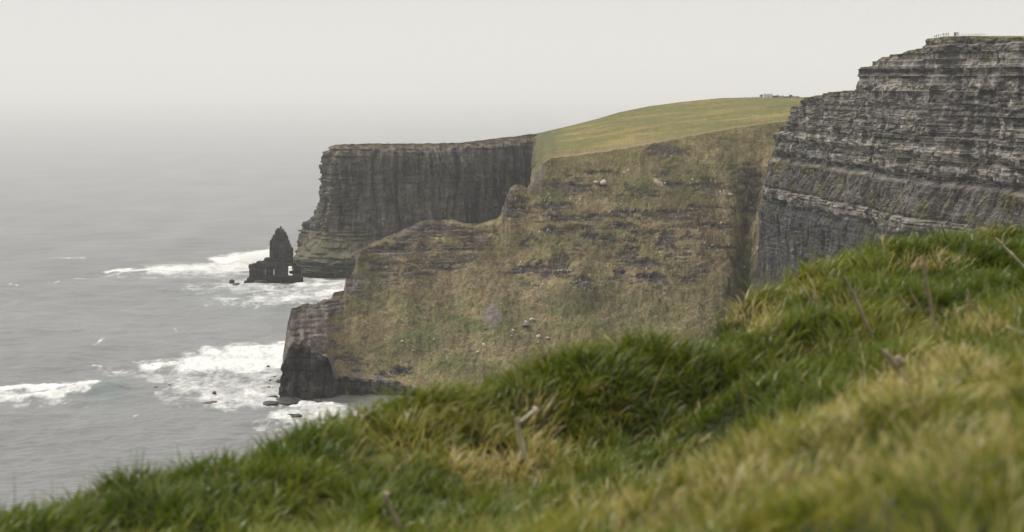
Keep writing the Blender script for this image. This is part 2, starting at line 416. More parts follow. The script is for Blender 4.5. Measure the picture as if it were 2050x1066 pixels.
def build_middle_land():
    px = np.arange(566, 1768, 1.6)
    def cv(pts):
        a = np.array(pts, float); return np.interp(px, a[:, 0], a[:, 1])
    fpy = cv([(566, 730), (575, 706), (585, 684), (616, 688), (640, 706), (655, 722), (672, 748), (690, 757), (790, 762), (900, 800), (1100, 850), (1400, 880), (1768, 880)])
    fY = cv([(566, 1192), (590, 1190), (640, 1190), (656, 1193), (672, 1203), (700, 1206), (800, 1200), (900, 1190), (1100, 1182), (1400, 1172), (1500, 1190), (1768, 1190)])
    tpy = cv([(566, 725), (575, 660), (584, 622), (592, 619), (610, 618), (622, 611), (640, 609), (648, 601), (662, 599), (668, 586), (688, 582), (692, 560), (706, 548), (716, 512), (726, 497), (740, 489), (770, 476), (795, 466), (815, 456), (850, 441),
              (905, 440), (930, 447), (960, 448), (985, 441), (996, 438), (1003, 430), (1006, 414), (1011, 405), (1013, 392), (1019, 384), (1022, 375), (1032, 370), (1040, 371), (1048, 372), (1056, 376), (1061, 368), (1066, 358), (1070, 349), (1078, 340), (1084, 329), (1094, 323), (1104, 317), (1150, 313), (1220, 303), (1300, 290), (1360, 278), (1440, 263), (1500, 253), (1560, 245), (1768, 228)])
    tY = cv([(566, 1194), (580, 1215), (590, 1232), (640, 1246), (690, 1258), (700, 1268), (722, 1290), (790, 1312), (850, 1326), (1000, 1340), (1020, 1350), (1066, 1368), (1200, 1385), (1440, 1410), (1768, 1430)])
    spy = cv([(1066, 267.5), (1100, 260), (1150, 249), (1200, 237), (1240, 225), (1300, 213), (1360, 205), (1440, 197), (1520, 195), (1600, 195), (1768, 195)])
    sY = cv([(1066, 1960), (1150, 2000), (1300, 2120), (1440, 2180), (1768, 2250)])
    fpy = fpy + (26 * fbm(px / 24, px * 0 + 2, o=5, s=161, gain=.7) + 9 * (h01(np.floor(px / 9), s=162) - .5)) * sstep(720, 690, px) * sstep(572, 590, px)
    kk = np.ones(5) / 5
    fpy, fY = [np.convolve(np.pad(q, 2, mode='edge'), kk, 'valid') for q in (fpy, fY)]
    k3 = np.ones(41) / 41; tY = np.convolve(np.pad(tY, 20, mode='edge'), k3, 'valid')
    tpy = tpy + (2.4 * fbm(px / 18, px * 0, o=5, s=160, gain=.65)) * sstep(700, 720, px)
    fr = at(px, fpy, fY); tp = at(px, tpy, tY); sk = at(px, spy, sY)
    plat = sstep(1063, 1067, px)
    # ---- rows: bottom cliff, slope, plateau (or back drop), behind
    nb, ns, npl = 46, 300, 120
    tb = np.linspace(0, 1, nb)[:, None]
    zf = fr[:, 2][None]
    zb = lerp(-4.0, zf, tb)
    xb = np.broadcast_to(fr[:, 0][None], zb.shape); yb = np.broadcast_to(fr[:, 1][None], zb.shape)
    B = beds(9, -6, 220, 1.0, 3.2)
    U = np.broadcast_to(px[None] * 0.312, zb.shape)
    i, hard, b1, b2 = strata(U, zb, B, 91, 3, 11)
    ob = (zf - zb) * 0.07 + (hard - .5) * 2.2 + (b1 - .5) * 3.0 + 8.0 * (ridged(U / 9, zb / 60, o=4, s=92) - .5) + 0.5 * fbm(U / 2.5, zb / 2.5, o=2, s=93)
    cave = np.exp(-(((px[None] - 664) / 13) ** 2 + ((zb - 24) / 9) ** 2)) * 9 + np.exp(-(((px[None] - 600) / 6) ** 2)) * 2.5
    ob = (ob - cave) * sstep(1.0, 0.9, tb) + 0
    yb = yb - ob
    leftw = sstep(640, 572, px)[None]
    xb = xb - leftw * ((zf - zb) * 0.10 + 1.2 * (b1 - .5) + (hard - .5))
    VB = np.stack([xb, yb, zb], -1)
    # ---- slope
    ts = np.linspace(0, 1, ns)[:, None]
    gshape = lerp(ts, ts ** 1.25, 0.5 * sstep(700, 900, px)[None])
    X = lerp(fr[:, 0][None], tp[:, 0][None], ts); Y = lerp(fr[:, 1][None], tp[:, 1][None], ts); Z = lerp(fr[:, 2][None], tp[:, 2][None], gshape)
    # keep the outcrop steps of the ridge near the ridge: smooth cross-section lower down
    zsm = np.convolve(np.pad(tp[:, 2], 60, mode='edge'), np.ones(121) / 121, 'valid')
    zsm = lerp(zsm, tp[:, 2], 0.6 * sstep(790, 690, px))
    Zs = lerp(fr[:, 2][None], zsm[None], gshape)
    Z = lerp(Zs, Z, sstep(0.72, 0.99, ts + 0.10 * fbm(X / 18, Y / 18, o=3, s=163) * sstep(1.0, 0.9, ts)))
    win = sstep(0, 0.06, ts) * sstep(1.0, 0.95, ts)
    Z = Z + win * (8.5 * fbm(X / 62, Y / 70, o=3, s=101) + 3.2 * fbm(X / 17, Y / 24, o=4, s=102) + 0.9 * fbm(X / 5, Y / 6, o=3, s=115))
    ppx, ppy = project(np.stack([X, Y, Z], -1))
    # gully beside the right cliff
    wob_ = 9 * fbm(X / 12, Y / 12, Z / 8, o=4, s=109)
    gc = np.interp(ppy, [250, 330, 420, 520, 620], [1530, 1512, 1496, 1492, 1478])
    gul = np.exp(-((ppx - gc - 1.8 * wob_) / 17) ** 2) * sstep(300, 380, ppy)
    Z = Z - gul * 15 * win
    # rock scars and terraces
    wob = 9 * fbm(X / 10, Y / 10, Z / 6, o=5, s=103, gain=0.65)
    wob2 = 10 * fbm(X / 8, Y / 10, Z / 6, o=5, s=104, gain=0.65) + 7 * fbm(X / 22, Y / 30, o=2, s=107)
    env = np.zeros(X.shape); head = np.zeros(X.shape)
    for a, b, rx, ry in SCARS:
        d = ((ppx + 0.8 * wob - a) / (rx * 1.1)) ** 2 + ((ppy + 0.5 * wob2 - b + 0.25 * ry * ((ppx - a) / rx) ** 2 * -1) / (ry * 1.1)) ** 2
        g_ = np.exp(-0.8 * d); head = np.where(g_ > env, sstep(0.7, -0.5, (ppy + 0.5 * wob2 - b) / ry), head); env = np.maximum(env, g_)
    zw = Z + 3.0 * fbm(X / 20, Y / 26, o=3, s=112)
    nl = fbm(X / 13, Y / 60, zw / 1.9, o=5, s=113, gain=0.6)
    nb_ = fbm(X / 5, Y / 7, Z / 4, o=4, s=114, gain=0.6)
    scar = sstep(-0.03, 0.03, nl * 1.0 + nb_ * 0.25 + 1.25 * env - 0.60)
    # thin ledges between them
    band = np.exp(-((ppy - 455) / 115) ** 2) * sstep(985, 1060, ppx)
    nz = fbm(X / 16, Y / 26, Z / 6, o=5, s=105)
    scar = np.maximum(scar, sstep(0.29, 0.33, nl * 0.8 + 0.45 * nz - 0.08) * band)
    knobm = np.exp(-((ppx - 1020 + 0.5 * wob) / 17) ** 2) * sstep(372, 384, ppy + 0.4 * wob2) * sstep(446, 425, ppy + 0.5 * wob)
    scar = np.maximum(scar, knobm * sstep(-0.45, -0.1, nl + nb_))
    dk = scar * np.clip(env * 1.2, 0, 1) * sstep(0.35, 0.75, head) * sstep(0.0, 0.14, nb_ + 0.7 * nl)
    lay = sstep(735, 770, ppx) * sstep(1010, 930, ppx) * sstep(575, 540, ppy + (ppx - 850) * 0.12)
    scar = np.maximum(scar, lay * sstep(0.0, 0.35, nz + 0.12) * 0.9)
    nose = sstep(1, 0, (ppx - np.interp(ppy, [575, 600, 690, 760], [700, 678, 640, 700])) / 52 + 0.35 + 1.5 * nz + 0.6 * nb_)
    bed_i, hard, b1, b2 = strata(X, Z + 3.5 * fbm(X / 24, Y / 30, o=3, s=108), B, 111, 2.5, 9)
    lo = B[np.clip(bed_i - 1, 0, len(B) - 1)]; hi = B[np.clip(bed_i, 0, len(B) - 1)]
    fz = np.clip((Z - lo) / (hi - lo), 0, 1)
    terr = lo + (hi - lo) * sstep(0.05, 0.45, fz)
    rockm = np.clip(np.maximum(scar, nose * 0.8), 0, 1)
    Z = Z + win * (rockm * (np.clip(terr - Z, -1.2, 1.2) * 0.7 + (b1 - .5) * 0.5) - scar * 0.7 - dk * 0.8)
    # little steps in the turf all over
    Z = Z + win * 0.75 * (fbm(X / 4.5, Y / 4.5, o=4, s=106, gain=.6))
    VS = np.stack([X, Y, Z], -1)
    # slope colours
    c = np.empty(X.shape + (3,)); c[:] = (0.182, 0.143, 0.077)
    n1 = fbm(X / 38, Y / 30, Z / 20, o=4, s=121); n2 = fbm(X / 11, Y / 11, Z / 8, o=4, s=122)
    c = mixc(c, (0.138, 0.124, 0.050), sstep(-0.1, 0.4, n1) * 0.75)
    c = mixc(c, (0.215, 0.176, 0.100), sstep(0.0, 0.5, n2) * 0.6)
    c = mixc(c, (0.115, 0.082, 0.055), sstep(0.1, 0.5, -n2) * 0.5 * sstep(620, 520, ppy))
    gr = np.zeros(X.shape)
    for a, b, rx, ry, s_ in ((1380, 350, 70, 50, .55), (1340, 330, 25, 60, .6), (1270, 370, 60, 25, .45), (1470, 330, 40, 60, .5), (1080, 300, 40, 60, .5), (1100, 390, 40, 30, .6), (950, 640, 180, 45, .55), (1130, 640, 150, 40, .6), (840, 660, 60, 70, .6), (740, 590, 60, 40, .5), (1500, 520, 22, 70, .7), (1150, 480, 80, 18, .25), (860, 730, 120, 30, .5), (1250, 640, 120, 40, .4), (1300, 405, 50, 20, .35)):
        gr = np.maximum(gr, s_ * np.exp(-(((ppx - a) / rx) ** 2 + ((ppy - b) / ry) ** 2)))
    c = mixc(c, (0.082, 0.098, 0.032), np.clip(1.15 * gr * (1.0 + 1.4 * n2 + 0.8 * n1), 0, 0.85))
    ye = sstep(690, 650, ppx) * sstep(600, 640, ppy)
    c = mixc(c, (0.15, 0.125, 0.04), ye * 0.5)
    up_ = sstep(380, 330, ppy) * sstep(1090, 1160, ppx)
    c = mixc(c, (0.185, 0.145, 0.082), up_ * 0.4 * sstep(-0.3, 0.3, n1))
    c = mixc(c, (0.150, 0.128, 0.050), sstep(0.90, 1.0, ts + 0.09 * n2 + 0.05 * n1) * 0.75 * sstep(1062, 1080, ppx))
    # darkish tufts and pale stones everywhere
    tuft = sstep(0.25, 0.6, fbm(X / 2.6, Y / 2.2, o=3, s=123))
    c = c * (1 - 0.28 * tuft)[..., None]
    st = sstep(0.985, 0.992, h01(np.floor(X / 1.1), np.floor(Y / 1.3), np.floor(Z / 0.8), s=124)) * sstep(-0.05, 0.3, fbm(X / 26, Y / 20, o=3, s=125)) * (0.35 + band)
    big_ = fbm(X / 75, Y / 60, Z / 40, o=3, s=166); fold = ridged(X / 46 + Z / 130, Z / 160, o=2, s=167)
    c = c * (1 + 0.30 * big_ + 0.38 * (fold - 0.6))[..., None]
    c = c * (1 + 0.12 * (h01(np.arange(X.shape[0])[:, None], np.arange(X.shape[1])[None, :], s=164) - .5) + 0.30 * fbm(X / 1.6, Y / 2.0, Z / 2, o=2, s=165))[..., None]
    # rock
    rk = np.empty(X.shape + (3,)); rk[:] = (0.084, 0.071, 0.063)
    rk = rk * (0.75 + 0.35 * hard + 0.35 * (b2 - .5) + 0.7 * n2)[..., None]
    wet = sstep(0.0, 0.4, fbm(X / 9, Y / 12, Z / 4, o=3, s=126))
    rk = mixc(rk, (0.050, 0.050, 0.050), wet * 0.45)
    rk = mixc(rk, (0.24, 0.205, 0.165), sstep(0.15, 0.35, nb_ - 0.3 * nl) * 0.5)
    rk = mixc(rk, (0.014, 0.014, 0.015), dk * (1 - lay * 0.6) * 0.95)  # shadow under the scar lips, painted into the rock colour
    lighter = lay * 0.8
    rk = mixc(rk, np.array((0.17, 0.14, 0.105)) * (0.6 + 0.9 * hard)[..., None] if False else (0.165, 0.135, 0.105), lighter * sstep(0.35, 0.75, hard) * 0.8)
    turf_on = sstep(0.45, 0.75, fz) * 0.35
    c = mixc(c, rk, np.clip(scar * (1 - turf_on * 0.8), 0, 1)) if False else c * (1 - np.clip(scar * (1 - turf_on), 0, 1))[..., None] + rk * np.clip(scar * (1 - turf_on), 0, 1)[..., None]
    nr = np.empty(X.shape + (3,)); nr[:] = (0.150, 0.126, 0.113)
    nr = nr * (0.62 + 0.5 * hard + 0.6 * (b2 - .5))[..., None]
    nr = mixc(nr, (0.25, 0.215, 0.175), sstep(0.85, 0.95, b1) * 0.7)
    c = c * (1 - nose)[..., None] + nr * nose[..., None]
    gd = gul * sstep(330, 380, ppy) * sstep(0.25, 0.6, gul + 0.3 * nz)
    c = mixc(c, (0.034, 0.034, 0.033), np.clip(gd * 0.95 * sstep(500, 440, ppy) * sstep(-0.35, 0.1, nl + nb_), 0, 1))
    c = mixc(c, (0.060, 0.072, 0.028), np.clip(gd * 0.8 * sstep(455, 510, ppy), 0, 1))
    rg = np.exp(-((ppx - 1462 - 0.25 * (560 - ppy)) / 4.5) ** 2) * sstep(470, 510, ppy)
    c = mixc(c, (0.05, 0.045, 0.035), rg * 0.7)
    scree = sstep(1.25, 0.5, ((ppx - 985) / 20) ** 2 + ((ppy - 632 + 0.8 * wob) / 26) ** 2)
    c = mixc(c, (0.165, 0.138, 0.130), scree * 0.8)
    bare = sstep(1.2, 0.5, ((ppx - 1318 - (ppy - 364) * .8) / 8) ** 2 + ((ppy - 364 + 0.3 * wob) / 8) ** 2)
    c = mixc(c, (0.36, 0.29, 0.18), bare)
    c = mixc(c, (0.46, 0.42, 0.34), st * 0.8)
    lgate = sstep(0.0, 0.25, fbm(X / 22, Y / 34, Z / 9, o=4, s=170)) * (band + lay * 0.9 + 0.25 * sstep(700, 760, ppx) * sstep(640, 560, ppy))
    lthin = sstep(0.22, 0.06, fz) * lgate * sstep(0.3, 0.5, h01(np.floor(X / 3.1), bed_i, s=171))
    ltop = sstep(0.24, 0.34, fz) * sstep(0.6, 0.4, fz) * lgate * sstep(0.62, 0.7, h01(np.floor(X / 2.3), bed_i, s=172))
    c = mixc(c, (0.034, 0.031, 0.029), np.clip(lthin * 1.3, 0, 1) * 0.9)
    c = mixc(c, (0.29, 0.26, 0.21), np.clip(ltop, 0, 1) * 0.55)
    guano = scar * sstep(0.955, 0.96, h01(np.floor(X / 1.1), np.floor(Y / 1.1), np.floor(Z / 0.8), s=127)) * sstep(0.1, 0.45, fbm(X / 14, Y / 14, Z / 6, o=2, s=128))
    c = mixc(c, (0.48, 0.45, 0.39), guano * 0.75)
    pale_col = sstep(1100, 1080, ppx) * sstep(1050, 1058, ppx) * sstep(325, 335, ppy) * sstep(385, 375, ppy)
    c = mixc(c, (0.155, 0.135, 0.10), pale_col * (0.4 + 0.9 * np.clip(ridged(X / 2.4, Y / 40, o=2, s=129), 0, 1)) * 0.8)
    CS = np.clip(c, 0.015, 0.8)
    # bottom cliff colours
    cb = np.empty(zb.shape + (3,)); cb[:] = (0.038, 0.037, 0.036)
    cb = cb * (0.35 + 1.0 * np.broadcast_to(h01(np.searchsorted(B, zb), s=91), zb.shape) + 0.5 * fbm(U / 5, zb / 12, o=3, s=131))[..., None]
    cb = mixc(cb, (0.105, 0.088, 0.072), sstep(0.05, 0.5, fbm(U / 6, zb / 20, o=4, s=132)) * 0.6)
    cb = mixc(cb, (0.012, 0.012, 0.012), sstep(0.35, 0.15, ridged(U / 5, zb / 40, o=3, s=135)) * 0.8)
    cb = mixc(cb, (0.13, 0.112, 0.10), sstep(0.86, 1.0, tb + 0.12 * fbm(U / 4, zb / 4, o=2, s=134)) * 0.7)
    cb = mixc(cb, (0.085, 0.058, 0.048), sstep(5, 1, zb) * 0.6)
    cb = mixc(cb, (0.012, 0.013, 0.014), np.clip(cave / 6, 0, 1))
    CB = np.clip(cb, 0.01, 0.6)
    # ---- plateau / back drop rows
    tq = (np.linspace(0, 1, npl + 1)[1:])[:, None]
    XP = lerp(tp[:, 0][None], sk[:, 0][None], tq); YP = lerp(tp[:, 1][None], sk[:, 1][None], tq)
    ZP = lerp(tp[:, 2][None], sk[:, 2][None], tq)
    wp = sstep(0, 0.1, tq) * sstep(1, 0.9, tq)
    ZP = ZP + wp * (3.6 * fbm(XP / 140 + YP / 300, YP / 260, o=3, s=141) - 1.0)
    # behind the ridge the land falls to the bay
    dist = tq * 60
    XD = tp[:, 0][None] + dist * 0.05; YD = tp[:, 1][None] + dist
    ZD = tp[:, 2][None] - dist * 2.6 - 3 * (1 - np.exp(-dist)) ; ZD = np.maximum(ZD, -4)
    pw = plat[None]
    XP = XP + (9.0 * tq ** 0.8) * sstep(1230, 1064, px)[None] * YP / F
    XP = XP + sstep(1100, 1068, px)[None] * (9 * fbm(YP / 60, XP * 0, o=6, s=144, gain=.65))
    VP = np.stack([lerp(XD, XP, pw), lerp(YD, YP, pw), lerp(ZD, ZP, pw)], -1)
    qx, qy = project(np.stack([XP, YP, ZP], -1))
    cp_ = np.empty(XP.shape + (3,)); cp_[:] = (0.168, 0.138, 0.036)
    m1 = fbm(XP / 90 + YP / 160, YP / 120 - XP / 160, o=4, s=142)
    m2 = fbm(XP / 26 + YP / 90, YP / 50, o=4, s=143)
    cp_ = mixc(cp_, (0.108, 0.112, 0.026), sstep(-0.25, 0.35, m1 + 0.4 * (tq - 0.35)) * 0.85)
    cp_ = mixc(cp_, (0.230, 0.182, 0.064), sstep(0.0, 0.5, -m1 + 0.3 * (0.4 - tq)) * 0.7)
    cp_ = mixc(cp_, (0.13, 0.105, 0.048), sstep(0.12, 0.5, m2) * 0.6)
    cp_ = mixc(cp_, (0.085, 0.098, 0.036), sstep(1135, 1085, qx + 0.4 * (qy - 290)) * 0.8)
    cp_ = mixc(cp_, (0.092, 0.088, 0.036), 0.75 * sstep(1066 + 58, 1066 + 6, px[None] + 16 * m2 + 10 * fbm(XP / 8, YP / 30, o=3, s=147)) * 0.9)
    ridge_ = np.exp(-(((px[None] - 1066) - 46 + 30 * tq) / 9) ** 2)
    cp_ = mixc(cp_, (0.070, 0.075, 0.026), ridge_ * 0.35)
    cp_ = mixc(cp_, (0.098, 0.088, 0.038), sstep(0.15, 0.5, fbm(XP / 30, YP / 24, o=4, s=148)) * 0.55)
    cp_ = cp_ * (1 + 0.28 * fbm(XP / 9, YP / 30, o=4, s=145))[..., None]
    cp_ = mixc(cp_, (0.158, 0.118, 0.062), sstep(0.10, 0.02, tq + 0.05 * m2 + 0.03 * fbm(XP / 8, YP / 30, o=3, s=146)) * 0.8)
    edge_path = np.exp(-((tq - 0.022) / 0.012) ** 2)
    cp_ = mixc(cp_, (0.075, 0.080, 0.026), np.exp(-(tq / 0.014) ** 2) * 0.75)
    cp_ = mixc(cp_, (0.26, 0.21, 0.115), edge_path * 0.45)
    for a0, b0, a1, b1_, w_ in ((1540, 215, 1600, 211, 1.6), (1540, 217, 1570, 213, 1.0), (1185, 270, 1197, 270, .9), (1420, 240, 1500, 233, 1.0), (1450, 250, 1560, 246, 1.0)):
        t_ = np.clip((qx - a0) / (a1 - a0), 0, 1); dd = np.hypot((qx - (a0 + t_ * (a1 - a0))) / 6, qy - (b0 + t_ * (b1_ - b0)) + 0.4 * m2)
        cp_ = mixc(cp_, (0.075, 0.058, 0.034), sstep(w_ * 1.3, w_ * 0.4, dd) * 0.75)
    cd = np.empty(XD.shape + (3,)); cd[:] = (0.10, 0.09, 0.08)
    CPl = np.clip(lerp(cd, cp_, pw[..., None]), 0.015, 0.7)
    # behind the skyline
    rows = []; rowc = []
    for dd, dz in ((40, -3), (160, -16), (500, -70), (900, -150)):
        b_ = VP[-1].copy(); b_[:, 1] += dd; b_[:, 0] += dd * 0.12; b_[:, 2] += dz
        k = VP[-1].copy(); k[:, 2] = -4.5; k[:, 1] += dd * 0.02
        rows.append(lerp(k, b_, plat[:, None])); rowc.append(CPl[-1])
    V = np.concatenate([VB, VS, VP, np.array(rows)], 0); C = np.concatenate([CB, CS, CPl, np.array(rowc)], 0)
    R = V.shape[0]
    # drop faces that bridge ridge and plateau (the wall there is built on its own)
    mask = np.ones((R - 1, V.shape[1] - 1), bool)
    j = int(np.argmax(px > 1063)) - 1
    mask[nb + ns:, j:j + 3] = False; mask[nb + ns + npl - 1:, :j + 3] = False
    o = grid_obj('hillside', V, C, M_turf, mask)
    tag(o, kind='structure')
    # wall below the plateau's seaward edge
    jj = j + 3
    e = V[nb + ns - 1: nb + ns + npl, jj]
    k = np.linspace(0, 1, 60)[:, None]
    ez = e[None, :, 2]; zz = lerp(ez, -4, k)
    uu = np.broadcast_to(e[None, :, 1], zz.shape)
    ox = (ez - zz) * 0.035 + 2.2 * (ridged(uu / 9, zz / 70, o=3, s=151) - .6) * sstep(0, 0.04, k)
    W = np.stack([e[None, :, 0] - ox, uu, zz], -1)
    cw = np.empty(zz.shape + (3,)); cw[:] = (0.105, 0.098, 0.045)
    cw = mixc(cw, (0.085, 0.075, 0.06), sstep(-0.1, 0.3, fbm(uu / 14, zz / 10, o=4, s=153)))
    cw = cw * (1 + 0.6 * fbm(uu / 6, zz / 40, o=3, s=152))[..., None]
    ow = grid_obj('cliff_wall', W, np.clip(cw, 0.02, 0.6), M_jointed)
    tag(ow, kind='structure')
    return o, V, mask

# ================================================================== SEA
CAPS = [(200, 745, 420, 752, 30, 2.2, .40), (300, 760, 560, 752, 26, 1.6, .55), (330, 800, 460, 790, 40, 1.8, .46), (380, 575, 520, 585, 30, 2.0, .44), (420, 610, 640, 612, 20, 1.8, .46), (200, 552, 440, 556, 14, 2.0, .42), (-80, 812, 160, 806, 14, 1.8, .42), (520, 850, 640, 866, 26, 1.6, .5),  # x0, y0, x1, y1, half-width(px), vertical squash, strength   (surf lines, foam sheets)
    (215, 545, 330, 541, 12, 2.6, 0.95), (300, 543, 430, 536, 22, 2.0, .95), (420, 540, 520, 530, 26, 1.5, .95), (440, 524, 545, 508, 22, 1.6, 1.15), (480, 520, 545, 516, 20, 1.2, 1.25), (330, 548, 500, 552, 20, 2.0, .5),
    (455, 572, 690, 590, 40, 2.0, .62), (520, 600, 650, 596, 26, 1.8, .78), (600, 568, 690, 572, 28, 1.6, .85), (640, 590, 690, 584, 20, 1.3, .9), (480, 566, 560, 566, 20, 2.0, .6), (440, 600, 600, 604, 26, 2.2, .5), (560, 545, 600, 530, 40, 1.3, .95),
    (290, 735, 420, 728, 18, 2.2, 1.0), (380, 735, 580, 725, 40, 1.6, 1.15), (470, 712, 580, 705, 40, 1.9, 1.1), (420, 712, 470, 728, 24, 1.4, 1.1), (270, 728, 330, 724, 14, 3, .55),
    (370, 775, 580, 770, 44, 1.7, .62), (420, 800, 580, 790, 40, 1.6, .72), (440, 815, 560, 810, 20, 1.8, .66), (500, 790, 575, 800, 30, 1.5, .8), (560, 830, 680, 822, 34, 1.7, .85), (590, 812, 660, 812, 16, 1.5, 1.0), (620, 838, 720, 832, 20, 2, .85), (560, 840, 650, 856, 22, 1.6, .7),
    (-80, 776, 90, 775, 16, 2.0, 1.05), (60, 780, 196, 772, 18, 2.0, 1.1), (0, 797, 120, 797, 15, 2.0, 1.0), (90, 796, 175, 784, 14, 1.7, 1.0), (-80, 790, 40, 786, 24, 2.6, .6),
    (20, 568, 33, 572, 5, 1.6, .85), (152, 558, 170, 558, 6, 2.4, .8), (108, 567, 118, 564, 5, 2, .75), (186, 734, 202, 737, 6, 1.8, 1.0), (186, 692, 208, 676, 5, 1.0, .65), (160, 515, 170, 514, 5, 2.4, .75), (100, 516, 170, 516, 7, 3, .5), (268, 838, 276, 835, 4, 1.6, .8),
    (345, 655, 358, 668, 6, 1.3, .55), (245, 624, 280, 628, 7, 2.4, .5), (310, 790, 340, 776, 8, 2, .55), (1160, 237, 1215, 237, 5, 3.5, 1.2), (1140, 236, 1160, 236, 4, 3, .9), (560, 690, 582, 690, 10, 1.6, .9)]
def build_sea():
    px = np.concatenate([np.arange(-1400, -130, 10.0), np.arange(-130, 1330, 2.0), np.arange(1330, 3000, 10.0)])
    py = np.concatenate([np.arange(1120, 300, -0.95), np.arange(300, 190, -1.5), np.array([187, 184, 181, 178, 175, 172, 169, 167, 165, 163.5, 162.4])])
    PX, PY = np.meshgrid(px, py)
    P = on_sea(PX, PY); X, Y = P[..., 0], P[..., 1]
    dY = np.abs(np.gradient(Y, axis=0))
    z = np.zeros(X.shape)
    for k, (wl, amp, ang) in enumerate(((95, 1.0, 0.35), (48, 0.7, 0.1), (27, 0.6, 0.5), (15, 0.42, -0.1), (8, 0.26, 0.3))):
        ca, sa = math.cos(ang), math.sin(ang)
        q = X * sa + Y * ca; r = X * ca - Y * sa
        a = amp * sstep(2.6, 7.0, wl / dY)
        nn = perlin(q / wl, r / (wl * 1.5), k * 7.7, s=200 + k) * 1.7
        z += a * (1 - 2.2 * np.abs(nn)) if k > 0 else a * nn
    foam = np.zeros(X.shape)
    wobx = 10 * fbm(X / 30, Y / 60, o=4, s=210); woby = 4.5 * fbm(X / 26, Y / 50, o=4, s=211)
    for x0, y0, x1, y1, w, sq, st in CAPS:
        if w <= 6: w *= 0.7; st *= 0.85
        big = min(1.0, w / 16)
        ax, ay = PX + wobx * big, PY + woby * big
        dx, dy = x1 - x0, y1 - y0
        t = np.clip(((ax - x0) * dx + (ay - y0) * dy) / (dx * dx + dy * dy + 1e-6), 0, 1)
        d = np.hypot((ax - (x0 + t * dx)), (ay - (y0 + t * dy)) * sq)
        foam = np.maximum(foam, st * np.clip(1.25 - d / w, 0, 1))
    # breakers lift the water
    def lump(x0, y0, x1, y1, w, h):
        dx, dy = x1 - x0, y1 - y0
        t = np.clip(((PX - x0) * dx + (PY - y0) * dy) / (dx * dx + dy * dy), 0, 1)
        d = np.hypot((PX - (x0 + t * dx)) * 0.6, (PY - (y0 + t * dy)))
        return h * np.exp(-(d / w) ** 2)
    z += lump(60, 800, 235, 776, 10, 2.6) + lump(480, 524, 540, 516, 8, 5) + lump(230, 548, 420, 540, 5, 1.8) + lump(330, 742, 440, 746, 9, 2.2) + lump(420, 700, 580, 706, 12, 1.8) + lump(420, 604, 640, 606, 8, 1.8)
    z += lump(440, 590, 600, 586, 4, 1.0) + lump(-60, 640, 300, 628, 7, 0.8) + lump(0, 590, 350, 585, 6, 0.8)
    fo = sstep(0.45, 0.95, foam)
    z += fo * (0.5 + 1.4 * fbm(X / 7, Y / 9, o=3, s=212)) * sstep(1, 6, 9 / dY + 1)
    V = np.stack([X, Y, z], -1)
    turq = np.exp(-(((PX - 560) / 130) ** 2 + ((PY - 585) / 34) ** 2)) * .6 + np.exp(-(((PX - 640) / 60) ** 2 + ((PY - 835) / 22) ** 2)) * 0.5 + np.exp(-(((PX - 215) / 40) ** 2 + ((PY - 785) / 18) ** 2)) * .8
    cols = np.stack([foam, turq, np.zeros_like(foam)], -1)
    N = NT('sea_water')
    g = N.n('ShaderNodeNewGeometry').outputs['Position']
    at_ = N.n('ShaderNodeAttribute', attribute_name='Col'); sp = N.n('ShaderNodeSeparateColor'); N.l(at_.outputs['Color'], sp.inputs[0])
    fm, tq = sp.outputs[0], sp.outputs[1]
    na = N.noise(g, 0.10, 7, 0.68, (0.75, 0.38, 1)); nb = N.noise(g, 0.42, 5, 0.62, (0.8, 0.42, 1))
    nn = N.math('ADD', N.math('MULTIPLY', na, 0.95), N.math('MULTIPLY', nb, 0.55))
    fo_ = N.math('ADD', fm, N.math('MULTIPLY', N.math('SUBTRACT', nn, 0.76), 1.9))
    gate = N.remap(fm, 0.0, 0.35, 0.0, 1.0)
    foamf = N.math('MULTIPLY', N.remap(fo_, 0.32, 1.0, 0, 1), gate, True)
    deep = N.mixrgb('MIX', tq, (0.152, 0.155, 0.152, 1), (0.09, 0.125, 0.115, 1))
    var = N.noise(g, 0.012, 4, 0.6, (1, 0.35, 1))
    deep2 = N.mixrgb('MULTIPLY', 1.0, deep, N.ramp(var, [(0.3, (0.78, .78, .79)), (0.7, (1.2, 1.2, 1.19))]))
    w1 = N.noise(g, 0.22, 4, 0.6, (1.0, 0.8, 1)); w2 = N.noise(g, 0.07, 4, 0.6, (0.9, 0.9, 1))
    bp = N.n('ShaderNodeBump'); bp.inputs['Strength'].default_value = 1.0; bp.inputs['Distance'].default_value = 0.5
    N.l(N.math('ADD', w1, N.math('MULTIPLY', w2, 2.2)), bp.inputs['Height'])
    bs = N.n('ShaderNodeBsdfPrincipled'); bs.inputs['IOR'].default_value = 1.33
    bs.inputs['Roughness'].default_value = 0.36
    N.l(deep2, bs.inputs['Base Color']); N.l(bp.outputs[0], bs.inputs['Normal'])
    fd = N.n('ShaderNodeBsdfDiffuse'); fd.inputs['Color'].default_value = (0.64, 0.64, 0.62, 1)
    mx = N.n('ShaderNodeMixShader'); N.l(foamf, mx.inputs[0]); N.l(bs.outputs[0], mx.inputs[1]); N.l(fd.outputs[0], mx.inputs[2])
    N.l(mx.outputs[0], N.out.inputs['Surface'])
    o = grid_obj('sea', V, cols, N.m, smooth=True); tag(o, kind='structure')
    # the rest of the sea, out of the picture, as a plain sheet lower down
    S = 150000.0
    ring = np.array([[-S, -S, -6], [S, -S, -6], [S, S, -6], [-S, S, -6]], float)
    o2 = link('sea_bed', raw_mesh('sea_bed', ring, [0, 1, 2, 3], [4], np.zeros((4, 3))), N.m); tag(o2, kind='structure')
    return o, V

right_cliff, RCV, RCM = build_right_cliff()
far_head, FHV, FHM = build_far_headland()
hillside, HLV, HLM = build_middle_land()
sea, SEV = build_sea()

